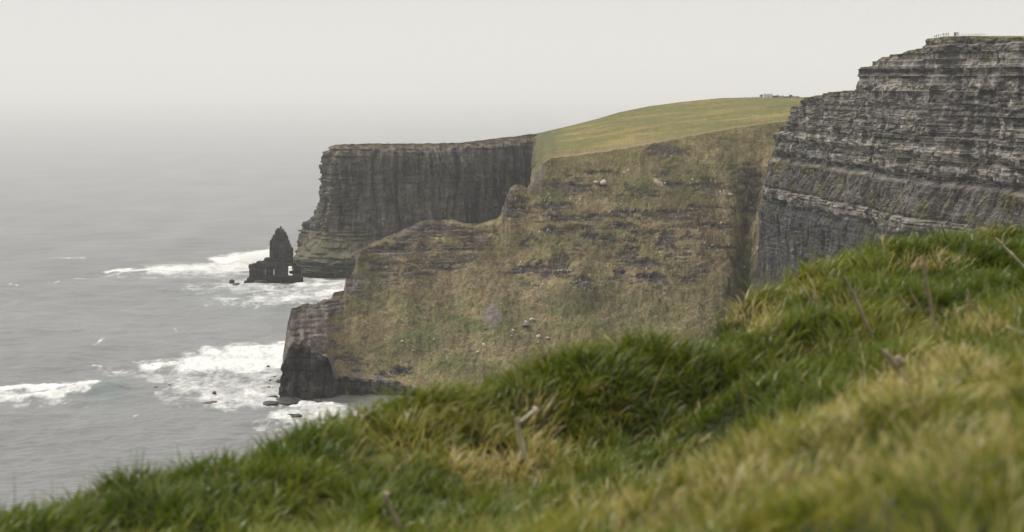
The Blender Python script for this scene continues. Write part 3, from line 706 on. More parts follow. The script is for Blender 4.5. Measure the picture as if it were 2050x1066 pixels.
bpy.context.view_layer.update()
class Tree:
    def __init__(s, o): s.o = o
    def ray_cast(s, a, d):
        ok, loc, n, i = s.o.ray_cast(a, d)
        return (loc.copy(), n.copy(), i, 0) if ok else (None, None, None, None)
B_hill = Tree(hillside); B_right = Tree(right_cliff); B_far = Tree(far_head)
CAM = Vector((0, 0, H))
def hit(tree, px, py):
    return tree.ray_cast(CAM, ray(px, py))
def ground_under(tree, x, y, z0=400):
    loc, n, i, d = tree.ray_cast(Vector((x, y, z0)), Vector((0, 0, -1)))
    return loc
exec_later = []

# ------------------------------------------------------------------ lumps of stone
def stone_mesh(name, seed, size, mat, sub=3, base_col=(0.2, 0.18, 0.16), cut=0.5, strat=0.0):
    bm = bmesh.new(); bmesh.ops.create_icosphere(bm, subdivisions=sub, radius=1.0)
    V = np.array([v.co[:] for v in bm.verts]); r = np.random.default_rng(seed)
    for k in range(9):                                # knock flat facets off it
        n = r.normal(size=3); n /= np.linalg.norm(n); d = 0.55 + 0.35 * r.random()
        s = V @ n; V = V - n[None] * np.clip(s - d, 0, None)[:, None] * 0.92
    V = V * (1 + 0.16 * fbm(V[:, 0] * 1.8 + seed, V[:, 1] * 1.8, V[:, 2] * 1.8, o=3, s=seed))[:, None]
    V = V * np.array(size)
    faces = [[v.index for v in f.verts] for f in bm.faces]; bm.free()
    fi = np.array(faces)
    c = np.array(base_col)[None] * (1 + 0.35 * fbm(V[:, 0] / size[0] * 2, V[:, 1] / size[1] * 2, V[:, 2] / size[2] * 2, o=3, s=seed + 5))[:, None]
    return raw_mesh(name, V, fi, np.full(len(fi), 3), np.clip(c, 0.01, 0.8))

# boulders lying on the grassy slope (picture position, half-width px, where it lies)
BOULD = [(1066, 641, 7, 'long pale slab at the head of the boulder cluster on the lower slope'), (1054, 646, 6, 'flat pale stone touching the left end of the long slab'),
         (1053, 653, 9, 'dark flat boulder just below the long pale slab'), (1032, 657, 4, 'pale wedge stone left of the dark flat boulder'), (1027, 662, 4, 'pale stone at the lower left of the wedge stone'),
         (1036, 670, 2.5, 'small white stone below the pale wedge stone'), (1052, 669, 2.5, 'upright white splinter of stone in the middle of the cluster'), (1078, 675, 6, 'large blocky pale boulder at the right of the cluster'),
         (1096, 678, 5, 'rounded pale boulder furthest right on the lower slope'), (1077, 686, 3, 'small low stone under the large blocky boulder'), (1024, 673, 2.5, 'small pale stone left of the cluster with no neighbour above'),
         (969, 694, 5, 'tall pale boulder standing alone above the foreground grass'), (972, 659, 5, 'grey rounded boulder just below the bare purple scree patch'), (957, 706, 4, 'broad pale stone near the grass crest below the tall boulder'),
         (941, 703, 3, 'grey stone left of the broad stone near the grass crest'), (990, 681, 3, 'low grey stone between the tall boulder and the cluster'), (1024, 700, 2.5, 'tiny white stone at the edge of the grass crest below the cluster'),
         (1207, 368, 8, 'square pale boulder perched on the upper slope'), (1192, 366, 5, 'low pale rock beside the square boulder on the upper slope'), (690, 637, 4, 'white stone high on the left flank above the dark cliff'),
         (770, 681, 3, 'small white stone on the brown turf left of the green hollow'), (805, 684, 4, 'slanting white stone at the left rim of the green hollow'), (787, 707, 3, 'grey stone below the green hollow'),
         (827, 702, 2.5, 'little pale stone in the green hollow'), (716, 722, 3, 'round pale stone above the dark bottom cliff'), (817, 727, 4, 'pale stone beside the grey outcrop near the grass'), (1043, 557, 3, 'single white stone under the dark overhang'),
         (1462, 391, 5, 'white rock on the ledge beside the gully'), (1382, 474, 4, 'pale rock left of the dark overhang line'), (891, 700, 2.5, 'tiny white stone midway along the lower slope')]
for k, (bx, by, hw, lab) in enumerate(BOULD):
    loc, n, i, d = hit(B_hill, bx, by)
    if loc is None: continue
    s = hw / F * loc.y * 1.0
    dark = 'dark' in lab or 'grey' in lab
    col = (0.14, 0.13, 0.12) if dark else (0.44, 0.41, 0.34)
    hgt = 0.55 if ('flat' in lab or 'slab' in lab or 'low' in lab) else (1.3 if ('tall' in lab or 'upright' in lab) else 0.8)
    wd = 0.55 if ('upright' in lab) else 1.0
    me = stone_mesh('boulder', 300 + k, (s * wd, s * 0.9, s * hgt), None, 2, col)
    o = link('boulder', me, M_rock); o.location = loc + Vector((0, 0, s * hgt * 0.35)); o.rotation_euler = (0, random.uniform(-.3, .3), random.uniform(0, 6))
    tag(o, lab, 'boulder', 'boulders scattered on the grassy slope')

# rocks awash in the surf
SURF = [(558, 770, 6, 2, 'wet black rock nearest the foot of the dark cliff, in white foam'), (541, 766, 4, 1.2, 'low black rock left of the cliff in the foam sheet'), (535, 763, 3, 1, 'small black rock at the tip of the short reef line'),
        (549, 758, 4, 1, 'narrow black rock above the short reef line'), (537, 737, 4, 1, 'thin black rock alone in the upper foam sheet'), (563, 769, 9, 2.2, 'broad dark boulder awash beside the cliff'),
        (429, 790, 5, 1.4, 'black rock alone far out in the thin foam'), (538, 779, 4, 1, 'flat black rock in the middle of the foam'), (312, 779, 5, 1, 'brown rock breaking the surface furthest out to sea'), (340, 774, 5, .8, 'low brown rock beside the outermost one'),
        (420, 809, 14, .7, 'long reddish reef awash at the lower edge of the foam'), (575, 806, 26, 1.6, 'wide wet ledge of rock at the foot of the dark cliff'), (540, 811, 18, 1.1, 'flat wet ledge reaching left from the cliff foot'), (548, 797, 9, 1, 'thin dark rock just above the wet ledge'),
        (590, 835, 16, .8, 'dark rock shelf under green water below the cliff'), (464, 567, 6, 2.2, 'humped black rock left of the sea stack platform'), (474, 571, 10, 1, 'long low black rock left of the sea stack platform'), (632, 806, 16, 1, 'reddish rock shelf under the cliff mouth')]
M_wet = rock_mat('wet_black_rock', (1, 1, 1.5), 0.8, 0.6, 0.8)
M_wet.node_tree.nodes['Principled BSDF'].inputs['Roughness'].default_value = 0.45
for k, (bx, by, hw, hh, lab) in enumerate(SURF):
    p = on_sea(bx, by); s = hw / F * p[1]
    col = (0.075, 0.052, 0.045) if ('reddish' in lab or 'brown' in lab) else (0.03, 0.03, 0.03)
    me = stone_mesh('sea_rock', 500 + k, (s, s * 1.7, hh * 1.3), None, 3, col)
    o = link('sea_rock', me, M_wet); o.location = (p[0], p[1], 0.4 + hh * 0.15); o.rotation_euler = (0, 0, random.uniform(-.5, .5))
    tag(o, lab, 'rock', 'rocks awash in the surf')

# loose blocks on the beach under the far headland
for k, (bx, by, hw, lab) in enumerate([(705, 515, 4, 'grey fallen block high on the scree under the far headland'), (690, 523, 3, 'small fallen block on the scree left of the high one'), (722, 530, 3, 'fallen block low on the scree near the brown ridge'), (683, 545, 4, 'dark fallen block at the top of the beach'),
                                        (706, 548, 3, 'pale fallen block in the middle of the beach'), (672, 553, 4, 'dark fallen block at the water edge of the beach')]):
    loc, n, i, d = hit(B_far, bx, by)
    if loc is None: continue
    s = hw / F * loc.y
    o = link('fallen_block', stone_mesh('fallen_block', 600 + k, (s, s, s * .8), None, 2, (0.2, 0.18, 0.165) if 'pale' in lab else (0.09, .085, .08)), M_rock)
    o.location = loc + Vector((0, -0.3, s * .3)); tag(o, lab, 'boulder', 'fallen blocks under the far headland')

# low reef far out
p = on_sea(1195, 236.5)
for k, (dx, hw, hh, lab) in enumerate([(-14, 16, 5, 'low grey reef far out at sea beyond the green hill, its outer end'), (12, 14, 8.5, 'higher hump of the far reef, beside the green hill')]):
    s = hw / F * p[1]
    o = link('reef', stone_mesh('reef', 700 + k, (s * 1.5, s * 2.2, hh), None, 3, (0.06, 0.06, 0.06)), M_wet)
    o.location = (p[0] + dx / F * p[1], p[1] + 40, 0.5); tag(o, lab, 'reef')

# ================================================================== SEA STACK
def build_stack():
    ang = math.atan2(-(560 - 1025) / F, 1.0)
    def loft(name, Yd, prof, depth, seed, mat, pal, rings=56, around=64, box=0.5, rough=1.0):
        """prof: (py, px left, px right) from foot to top"""
        P = np.array(prof, float)
        py = np.linspace(P[0, 0], P[-1, 0], rings); l = np.interp(-py, -P[:, 0], P[:, 1]); r = np.interp(-py, -P[:, 0], P[:, 2])
        c = at((l + r) / 2, py, Yd); hw = (r - l) / 2 * Yd / F
        th = np.linspace(0, 2 * np.pi, around, endpoint=False)
        ca, sa = np.cos(th), np.sin(th)
        e = box
        sx = np.sign(ca) * np.abs(ca) ** e; sy = np.sign(sa) * np.abs(sa) ** e
        Bd = beds(seed, -30, 120, 0.8, 2.6)
        z = np.broadcast_to(c[:, 2][:, None], (rings, around))
        i, hd, b1, b2 = strata(np.broadcast_to(th[None] * 6, z.shape), z, Bd, seed + 3, 2, 6)
        k = 1 + rough * (0.03 * (hd - .5) + 0.10 * (b1 - .5)) + 0.16 * rough * fbm(np.broadcast_to(ca[None] * 3, z.shape), np.broadcast_to(sa[None] * 3, z.shape), z / 30, o=3, s=seed + 1) + 0.10 * rough * fbm(np.broadcast_to(ca[None] * 1.5, z.shape), np.broadcast_to(sa[None] * 1.5, z.shape), z / 9, o=3, s=seed)
        dx = sx[None] * hw[:, None] * k; dy = sy[None] * np.minimum(hw[:, None] * depth[0], depth[1]) * k
        ct, st = math.cos(ang), math.sin(ang)
        V = np.stack([c[:, 0][:, None] + dx * ct - dy * st, c[:, 1][:, None] + dx * st + dy * ct, z], -1)
        V = np.concatenate([V, V[:, :1]], 1)
        cap = np.broadcast_to(V[-1].mean(0), V[-1].shape)[None]
        V = np.concatenate([V, cap], 0)
        C = np.empty(V.shape); C[:] = pal
        zz = V[..., 2]; i, hd, b1, b2 = strata(np.broadcast_to(np.arange(V.shape[1])[None] * .6, zz.shape), zz, Bd, seed + 3, 2, 6)
        C = C * (0.65 + 0.6 * hd + 0.5 * (b2 - .5) + 0.5 * fbm(V[..., 0] / 5, V[..., 1] / 5, zz / 5, o=3, s=seed + 9))[..., None]
        return V, np.clip(C, 0.01, 0.6)
    root = bpy.data.objects.new('sea_stack', None); COL.objects.link(root)
    b = on_sea(560, 566); root.location = b
    inv = Vector(b)
    def add(name, V, C, m=M_jointed):
        o = grid_obj(name, V - np.array(b), C, m, parent=root); return o
    def bundle(name, items):
        Vs, Cs, Fs, o0 = [], [], [], 0
        for V, C in items:
            Fs.append(grid_faces(V.shape[0], V.shape[1]) + o0); o0 += V.shape[0] * V.shape[1]; Vs.append(V.reshape(-1, 3)); Cs.append(C.reshape(-1, 3))
        F_ = np.concatenate(Fs); link(name, raw_mesh(name, np.concatenate(Vs) - np.array(b), F_, np.full(len(F_), 4), np.concatenate(Cs)), M_jointed, root)
    cols_ = [(540, 546.5, 481, 539.5), (543, 550, 476, 541), (546, 554, 470.5, 542), (550.5, 558, 460.5, 545), (554, 564, 457.2, 548), (560, 569, 459.0, 556), (565, 573.5, 464.5, 561), (568, 577, 472, 566), (571, 580, 481, 570), (575, 583, 489, 574), (578, 587, 495.5, 578), (545, 575, 480, 543)]
    items = []
    for q, (l0, r0_, top_, lb) in enumerate(cols_):
        rb = r0_ + (587 - r0_) * 0.25; mid = (top_ + 530) / 2
        items.append(loft('c', 1890 + [0, -3, 2, -2, 1, -4, 0, -2, 2, -3, 0, 3][q], [(532, lb, max(rb, lb + 5)), (mid, (lb + l0) / 2, (r0_ + rb) / 2), (top_ + 4, l0, r0_), (top_ + 1.5, l0 + .4, r0_ - .5), (top_, l0 + 1.2, r0_ - 1.5)], (1.3, 9), 410 + q, None, np.array((0.050, 0.048, 0.047)) * (0.75 + 0.5 * h01(q, s=91)), 50, 34, 0.16, 0.8))
    bundle('pinnacle', items)
    V, C = loft('spike', 1892, [(459, 560.2, 565), (456, 560.6, 564), (454, 560.9, 563.4), (452.5, 561.5, 562.8)], (0.9, 2), 43, None, (0.045, 0.043, 0.042), 14, 18); add('rock_finger', V, C)
    V, C = loft('shoulder', 1884, [(530, 512, 530), (525.5, 513, 529), (523, 516, 528)], (1.0, 6), 46, None, (0.045, 0.04, 0.038), 20, 40, 0.3); add('shoulder', V, C)
    V, C = loft('shoulder', 1888, [(530, 526, 545), (522, 528, 543), (517, 530, 541), (515.5, 533, 539)], (1.0, 7), 45, None, (0.06, 0.052, 0.05), 24, 40); add('shoulder', V, C)
    # platform: lintel slab carried by pillars, daylight between them
    pal = (0.040, 0.037, 0.035)
    items = []
    for q, (l_, r_, t_, bt_) in enumerate([(498, 508, 529.5, 537), (505, 518, 527.5, 538), (514, 527, 529, 537), (523, 538, 526.5, 538), (534, 549, 527.5, 537), (545, 562, 526, 538), (557, 574, 527.2, 538), (570, 592, 526.5, 532.5)]):
        items.append(loft('l', 1880, [(bt_, l_, r_), (bt_ - 2.5, l_ - .6, r_ + .6), (t_ + 2, l_ - .3, r_ + .3), (t_, l_ + .8, r_ - 1)], (0.9, 11), 470 + q, None, np.array((0.044, 0.037, 0.034)) * (0.8 + 0.4 * h01(q, s=92)), 24, 40, 0.14, 0.7))
    bundle('lintel', items)
    for k, (a, c_) in enumerate(((499, 515.6), (515.8, 530.6), (531.4, 547.8), (548.9, 577.0), (587.6, 603))):
        V, C = loft('pillar', 1880, [(566, a - (2 if k == 0 else .8), c_ + .8), (556, a - .5, c_ + .5), (548, a, c_), (538, a - .2, c_ + .2), (533, a - .3, c_ + .3)], (1.2, 9.5), 50 + k, None, pal, 36, 40, 0.14, 0.1); add('pillar', V, C)
    items = []
    for q, (l_, r_, t_) in enumerate([(489, 500, 562), (495, 512, 556), (508, 526, 553.5), (521, 540, 551.5), (535, 556, 552.5), (551, 575, 550.5), (571, 590, 552.5), (586, 606, 548)]):
        items.append(loft('g', 1876, [(572, l_ - 1.5, r_ + 1.5), (566, l_ - 1, r_ + 1), (t_ + 3, l_, r_), (t_, l_ + 1.5, r_ - 1.5)], (1.1, 10), 570 + q, None, np.array((0.032, 0.030, 0.029)) * (0.7 + 0.6 * h01(q, s=93)), 30, 40, 0.25, 0.9))
    bundle('ledge', items)
    tag(root, 'dark pointed sea stack on a holed rock platform off the far headland', 'sea stack')
build_stack()
o = link('sea_boulder', stone_mesh('sea_boulder', 777, (3.0, 3, 2.0), None, 3, (0.03, 0.03, 0.03)), M_wet); o.location = Vector(at(583, 546, 1884)); tag(o, 'dark boulder wedged in the square gap of the stack platform', 'rock')
o = link('sea_boulder', stone_mesh('sea_boulder', 778, (7, 5, 3), None, 3, (0.03, 0.03, 0.03)), M_wet); o.location = Vector(on_sea(523, 566)) + Vector((0, -6, 1)); tag(o, 'low dark boulder against the front of the stack platform', 'rock')

# ================================================================== PEOPLE (tiny, on the cliff tops)
M_skin = plain_mat('skin', (0.42, 0.27, 0.2)); M_hair = plain_mat('dark_hair', (0.03, 0.02, 0.015))
def jac(c, i): return plain_mat('jacket_cloth', c)
M_trou = plain_mat('trouser_cloth', (0.03, 0.032, 0.04))
def person_mesh(jacket, pose, h=1.72):
    k = h / 1.72
    J = {'pel': (0, 0, .95), 'wa': (0, 0, 1.1), 'ch': (0, .01, 1.32), 'nk': (0, .0, 1.48), 'hd': (0, .02, 1.58), 'tp': (0, .01, 1.68)}
    E = [('pel', 'wa'), ('wa', 'ch'), ('ch', 'nk'), ('nk', 'hd'), ('hd', 'tp')]
    Rd = {'pel': .15, 'wa': .14, 'ch': .17, 'nk': .06, 'hd': .105, 'tp': .07}
    stride = (0.05, 0.22, 0.1)[pose % 3]
    for s, n in ((-1, 'l'), (1, 'r')):
        J['hip' + n] = (s * .1, 0, .88); J['kn' + n] = (s * .11, s * stride * .5 + .03, .49); J['an' + n] = (s * .11, s * stride, .09); J['to' + n] = (s * .12, s * stride - .14, .04)
        J['sh' + n] = (s * .19, 0, 1.4)
        if pose == 1: J['el' + n] = (s * .26, .02, 1.14); J['ha' + n] = (s * .2, -.22, 1.22); J['fi' + n] = (s * .12, -.28, 1.36)
        elif pose == 2: J['el' + n] = (s * .27, -s * .08, 1.13); J['ha' + n] = (s * .27, -s * .22 - .05, .92); J['fi' + n] = (s * .26, -s * .25 - .06, .84)
        else: J['el' + n] = (s * .25, .03, 1.12); J['ha' + n] = (s * .25, -.03, .88); J['fi' + n] = (s * .24, -.05, .78)
        E += [('pel', 'hip' + n), ('hip' + n, 'kn' + n), ('kn' + n, 'an' + n), ('an' + n, 'to' + n), ('ch', 'sh' + n), ('sh' + n, 'el' + n), ('el' + n, 'ha' + n), ('ha' + n, 'fi' + n)]
        Rd.update({'hip' + n: .1, 'kn' + n: .065, 'an' + n: .05, 'to' + n: .045, 'sh' + n: .075, 'el' + n: .055, 'ha' + n: .042, 'fi' + n: .03})
    names = list(J); me = bpy.data.meshes.new('person')
    me.from_pydata([tuple(np.array(J[n]) * k) for n in names], [(names.index(a), names.index(b)) for a, b in E], [])
    tmp = bpy.data.objects.new('tmp_person', me); COL.objects.link(tmp)
    md = tmp.modifiers.new('s', 'SKIN'); md.use_smooth_shade = True
    for n, sv in zip(names, me.skin_vertices[0].data): sv.radius = (Rd[n] * k, Rd[n] * k); sv.use_root = n == 'pel'
    sb = tmp.modifiers.new('b', 'SUBSURF'); sb.levels = sb.render_levels = 1
    dg = bpy.context.evaluated_depsgraph_get(); m2 = bpy.data.meshes.new_from_object(tmp.evaluated_get(dg))
    bpy.data.objects.remove(tmp)
    m2.name = 'person'; m2.materials.clear()
    for m in (jacket, M_trou, M_skin, M_hair): m2.materials.append(m)
    for p in m2.polygons:
        z = p.center.z / k; r = math.hypot(p.center.x, p.center.y)
        p.material_index = 3 if (z > 1.6 or (z > 1.5 and p.center.y > .03)) else 2 if z > 1.47 else 1 if (z < .93 and abs(p.center.x) < .2) else 0
        if pose == 0 and z < .9 and abs(p.center.x) > .2: p.material_index = 2
        p.use_smooth = True
    return m2
PEOPLE = [(1871.5, 74.6, 0, (0.02, 0.02, 0.025), 'crouched looking person in a black coat, leftmost of the row on the cliff top', 1.45), (1875.3, 73.6, 2, (0.03, 0.035, 0.06), 'person in a navy coat second from the left on the cliff top', 1.7), (1879.4, 73.2, 1, (0.02, 0.02, 0.02), 'tallest dark figure of the left trio on the cliff top', 1.85),
          (1883.6, 73.6, 0, (0.30, 0.28, 0.24), 'person in pale clothes standing in the gap between the two groups', 1.6), (1888.5, 73.2, 2, (0.03, 0.03, 0.03), 'slim person in a dark coat right of the pale one', 1.7), (1891.8, 73, 0, (0.05, 0.025, 0.025), 'person in a dark maroon coat near the middle of the cliff top row', 1.7),
          (1895.4, 72.4, 1, (0.025, 0.03, 0.03), 'tall person with raised hands second from the right end of the row', 1.85), (1898.8, 72, 2, (0.02, 0.02, 0.03), 'walking person in black at the right end of the row', 1.8)]
def stand_on(tree, px, py, Ymax):
    """walk along the sight line's plan direction and take the last ground that is still about under the picture point"""
    best = None
    for Y in np.linspace(Ymax - 40, Ymax + 40, 161):
        p = at(px, py, Y); g = ground_under(tree, p[0], p[1])
        if g is None: continue
        e = abs(project(np.array(g))[1] - py)
        if best is None or e < best[0] - 1e-4: best = (e, g)
    return best[1] if best else Vector(at(px, py, Ymax))
for k, (bx, by, pose, c, lab, h) in enumerate(PEOPLE):
    o = link('person', person_mesh(jac(c, k), pose, h), None)
    o.location = stand_on(B_right, bx, by, 935); o.rotation_euler.z = random.uniform(0, 6.28)
    tag(o, lab, 'person', 'people along the right cliff top')
for bx, by, pose, c, lab in ((775.5, 288.5, 0, (0.03, 0.03, 0.04), 'lone person in dark clothes on the edge of the far headland'), (805.5, 288.5, 2, (0.04, 0.04, 0.05), 'left one of two people standing close together on the far headland'), (809.8, 288.5, 1, (0.12, 0.1, 0.08), 'right one of two people standing close together on the far headland')):
    o = link('person', person_mesh(jac(c, 9), pose, 1.75), None)
    p = at(bx, by, 1970); g = None
    o.location = stand_on(B_far, bx, by, 1975); o.rotation_euler.z = random.uniform(0, 6.28)
    tag(o, lab, 'person', 'people on the far headland')

# ------------------------------------------------------------------ boxes and bars
def bm_box(bm, c, s, rz=0.0, bev=0.0):
    r = bmesh.ops.create_cube(bm, size=1.0)
    bmesh.ops.transform(bm, matrix=Matrix.Translation(c) @ Matrix.Rotation(rz, 4, 'Z') @ Matrix.Diagonal((*s, 1)), verts=r['verts'])
def part(name, mat, parent, *boxes):
    bm = bmesh.new()
    for b in boxes: bm_box(bm, *b)
    me = bpy.data.meshes.new(name); bm.to_mesh(me); bm.free()
    return link(name, me, mat, parent)
def empty(name, loc, rz=0.0):
    o = bpy.data.objects.new(name, None); COL.objects.link(o); o.location = loc; o.rotation_euler.z = rz; return o
M_wood = plain_mat('weathered_wood', (0.10, 0.085, 0.07)); M_palewood = plain_mat('pale_timber', (0.46, 0.44, 0.40)); M_white = plain_mat('white_render', (0.72, 0.71, 0.68), var=0.12)
M_slate = plain_mat('slate_roof', (0.085, 0.085, 0.09)); M_glass = plain_mat('dark_glass', (0.02, 0.022, 0.025), 0.1); M_stonewall = plain_mat('dry_stone', (0.12, 0.11, 0.10), var=.5, scale=1.5); M_tin = plain_mat('grey_tin', (0.25, 0.25, 0.25))

# cliff-top shelter and railing
g = stand_on(B_right, 1914, 71.4, 925)
sh = empty('shelter', g, 0.2)
part('roof', M_slate, sh, ((0, 0, 1.62), (2.1, 1.5, .22), 0), ((0, 0, 1.79), (1.4, .9, .12), 0))
for sx in (-.8, .8):
    for sy in (-.5, .5): part('post', M_wood, sh, ((sx, sy, .75), (.16, .16, 1.52), 0))
part('panel', M_wood, sh, ((-.15, .42, .8), (1.0, .08, 1.1), 0))
tag(sh, 'small dark roofed shelter on posts at the right cliff top, left of the railing', 'shelter')
A, Bq = stand_on(B_right, 1920, 71.4, 922), stand_on(B_right, 1972, 72.2, 903)
rl = empty('railing', A); dv = Bq - A; L = dv.length; npst = 9
yaw = math.atan2(dv.y, dv.x); rl.rotation_euler = (0, -math.atan2(dv.z, math.hypot(dv.x, dv.y)), yaw)
for i in range(npst): part('post', M_palewood, rl, ((L * i / (npst - 1), 0, .45), (.12, .12, 1.5), 0))
for zz in (0.55, 0.95): part('rail', M_palewood, rl, ((L / 2, -.05, zz), (L, .07, .12), 0))
tag(rl, 'pale timber railing on the right cliff top, right of the shelter', 'railing')

# farm on the skyline
def sky_ground(px, py):
    Y = np.interp(px, [1066, 1150, 1300, 1440, 1768], [1960, 2000, 2120, 2180, 2250]) - 12
    p = at(px, py, Y); gnd = ground_under(B_hill, p[0], p[1])
    return gnd if gnd is not None else Vector(p)
def gable(name, w, d, h, rise, wall, roof, ov=0.25):
    def shell(parent):
        bm = bmesh.new()
        x, y = w / 2, d / 2
        vs = [bm.verts.new(v) for v in ((-x, -y, -.6), (x, -y, -.6), (x, y, -.6), (-x, y, -.6), (-x, -y, h), (x, -y, h), (x, y, h), (-x, y, h), (-x, 0, h + rise), (x, 0, h + rise))]
        for f in ((0, 1, 5, 4), (1, 2, 6, 9, 5), (2, 3, 7, 6), (3, 0, 4, 8, 7), (0, 3, 2, 1)): bm.faces.new([vs[i] for i in f])
        me = bpy.data.meshes.new('wall'); bm.to_mesh(me); bm.free(); link('wall', me, wall, parent)
        bm = bmesh.new()
        x += ov
        for s in (-1, 1):
            a = [(-x, s * (y + ov), h - ov * rise / y), (x, s * (y + ov), h - ov * rise / y), (x, 0, h + rise), (-x, 0, h + rise)]
            lo = [bm.verts.new((q[0], q[1], q[2] + .02)) for q in a]; hi = [bm.verts.new((q[0], q[1], q[2] + .16)) for q in a]
            bm.faces.new(lo); bm.faces.new(hi[::-1])
            for i in range(4): bm.faces.new((lo[i], lo[(i + 1) % 4], hi[(i + 1) % 4], hi[i]))
        bmesh.ops.recalc_face_normals(bm, faces=bm.faces)
        me = bpy.data.meshes.new('roof'); bm.to_mesh(me); bm.free(); return link('roof', me, roof, parent)
    return shell
fh = empty('farmhouse', sky_ground(1537, 195.2), 0.1)
rf = gable('farmhouse', 9.5, 5.5, 2.5, 1.5, M_white, M_tin)(fh)
for sx in (-4.2, 4.2): part('chimney', M_white, rf, ((sx, 0, 4.1), (.7, .6, 1.1), 0))
part('door', M_wood, fh, ((0, -2.77, .95), (1.0, .06, 2.0), 0))
for sx in (-3, 3):
    wn = part('window', M_white, fh, ((sx, -2.77, 1.35), (1.2, .05, 1.2), 0)); part('pane', M_glass, wn, ((sx, -2.805, 1.35), (1.0, .03, 1.0), 0))
tag(fh, 'long white farmhouse with two chimneys on the green skyline', 'house')
for bx, w, h, m, r_, lab in ((1551.5, 4.5, 1.9, M_stonewall, M_slate, 'dark stone shed just right of the white farmhouse'), (1557, 3.6, 2.6, M_tin, M_tin, 'grey gabled barn standing upright in the middle of the farm'), (1563.2, 2.2, 1.7, M_white, M_tin, 'small white outbuilding right of the grey barn'), (1566.5, 1.5, 2.0, M_white, M_slate, 'narrow white hut at the left end of the long wall'), (1586.5, 3.0, 1.5, M_white, M_slate, 'low white shed near the right end of the farm wall')):
    e = empty('shed', sky_ground(bx, 195.3), random.uniform(-.2, .2)); gable('shed', w, 3.4, h * .72, h * .4, m, r_)(e)
    part('door', M_wood, e, ((0, -1.72, .6), (.9, .06, 1.3), 0)); tag(e, lab, 'shed')
A, Bq = sky_ground(1568, 195.4), sky_ground(1600, 195.6); dv = Bq - A
wl = link('stone_wall', raw_mesh('stone_wall', *(lambda V, q: (V, q, np.full(len(q), 4)))(*(lambda n: (np.concatenate([np.stack([np.linspace(0, dv.length, n), np.full(n, sy), np.where(sz, 1.3 + .18 * rng.normal(size=n), -.4)], -1) for sy, sz in ((-.35, 0), (-.28, 1), (.28, 1), (.35, 0))]), np.array([[k * n + i, k * n + i + 1, (k + 1) * n + i + 1, (k + 1) * n + i] for k in range(3) for i in range(n - 1)])))(60))), M_stonewall)
wl.location = A; wl.rotation_euler = (0, -math.atan2(dv.z, math.hypot(dv.x, dv.y)), math.atan2(dv.y, dv.x)); tag(wl, 'dark dry stone wall along the skyline right of the farm', 'wall')

M_leaf = plain_mat('dark_leaf', (0.035, 0.04, 0.02), var=.5)
def shrub(px, py, w, h, seed, lab):
    e = empty('shrub', sky_ground(px, py)); r = np.random.default_rng(seed)
    bm = bmesh.new(); bmesh.ops.create_cone(bm, segments=8, radius1=.18, radius2=.08, depth=h * .6, cap_ends=True)
    bmesh.ops.translate(bm, verts=bm.verts, vec=(0, 0, h * .3)); me = bpy.data.meshes.new('trunk'); bm.to_mesh(me); bm.free(); link('trunk', me, M_wood, e)
    n = 700; c = r.normal(size=(n, 3)) * np.array((w * .28, w * .28, h * .22)) + np.array((0, 0, h * .6)); c[:, 2] = np.clip(c[:, 2], .15, h)
    a = r.normal(size=(n, 3)); b = r.normal(size=(n, 3)); s = 0.16
    V = np.stack([c - a * s, c + b * s, c + a * s], 1).reshape(-1, 3)
    link('crown', raw_mesh('crown', V, np.arange(3 * n), np.full(n, 3)), M_leaf, e)
    tag(e, lab, 'shrub')
shrub(1524, 195.3, 3.6, 3.4, 1, 'dark windblown shrub at the left gable of the farmhouse')
shrub(1546.5, 195.3, 3.2, 2.2, 2, 'low dark shrub between farmhouse and stone shed')
shrub(1582.5, 195.3, 3.0, 3.2, 3, 'dark shrub rising above the stone wall')
for bx, by, lab in ((1450, 197, 'fence post furthest left on the skyline of the green hill'), (1459, 196.6, 'second fence post from the left on the green skyline'), (1490, 195.9, 'third fence post from the left on the green skyline'), (1494, 195.8, 'fourth fence post on the green skyline, close to the third'), (1507, 195.5, 'stout dark fence post left of the farmhouse'), (1514, 195.4, 'thin fence post nearest the farmhouse shrub')):
    o = part('fence_post', M_wood, None, ((0, 0, .7), (.3 if 'stout' in lab else .16, .18, 2.4 if 'stout' in lab else 1.9), 0)); o.location = sky_ground(bx, by)
    tag(o, lab, 'fence post', 'fence posts on the hill skyline')

# ------------------------------------------------------------------ gull in flight
M_gull = plain_mat('gull_grey', (0.30, 0.30, 0.31)); M_gullw = plain_mat('gull_white', (0.7, 0.7, 0.7))
def gull(loc, lab, span=1.35, rz=0.3):
    e = empty('gull', loc, rz); e.rotation_euler = (0.1, 0.25, rz)
    th = np.linspace(0, 2 * np.pi, 13); xs = np.array([-.3, -.26, -.18, -.05, .08, .17, .22, .27, .32]); rr = np.array([.01, .03, .045, .075, .07, .045, .05, .04, .008])
    V = np.stack([np.broadcast_to(xs[:, None], (9, 13)), rr[:, None] * np.cos(th)[None], rr[:, None] * np.sin(th)[None] * .9], -1)
    grid_obj('body', V, None, M_gullw, smooth=True, parent=e)
    for s in (-1, 1):
        t = np.linspace(0, 1, 9); c = np.stack([.06 + .12 * np.sin(t * 2.6) - .16 * t, s * (.05 + t * span / 2), .03 + .16 * np.sin(t * 2.2)], -1)
        ch = .17 * (1 - t ** 1.6) + .01
        W = np.stack([c + np.stack([ch * .4, 0 * t, 0 * t], -1), c + np.stack([0 * t, 0 * t, 0 * t + .018], -1), c - np.stack([ch * .6, 0 * t, 0 * t], -1)], 0)
        grid_obj('wing', W, None, M_gull, parent=e)
    grid_obj('tail', np.array([[(-.25, -.03, 0), (-.25, .03, 0)], [(-.42, -.08, .01), (-.42, .08, .01)]], float), None, M_gullw, parent=e)
    tag(e, lab, 'bird')
gull(Vector(at(1047.5, 206, 640)), 'single gull gliding over the hazy sea left of the green hill')

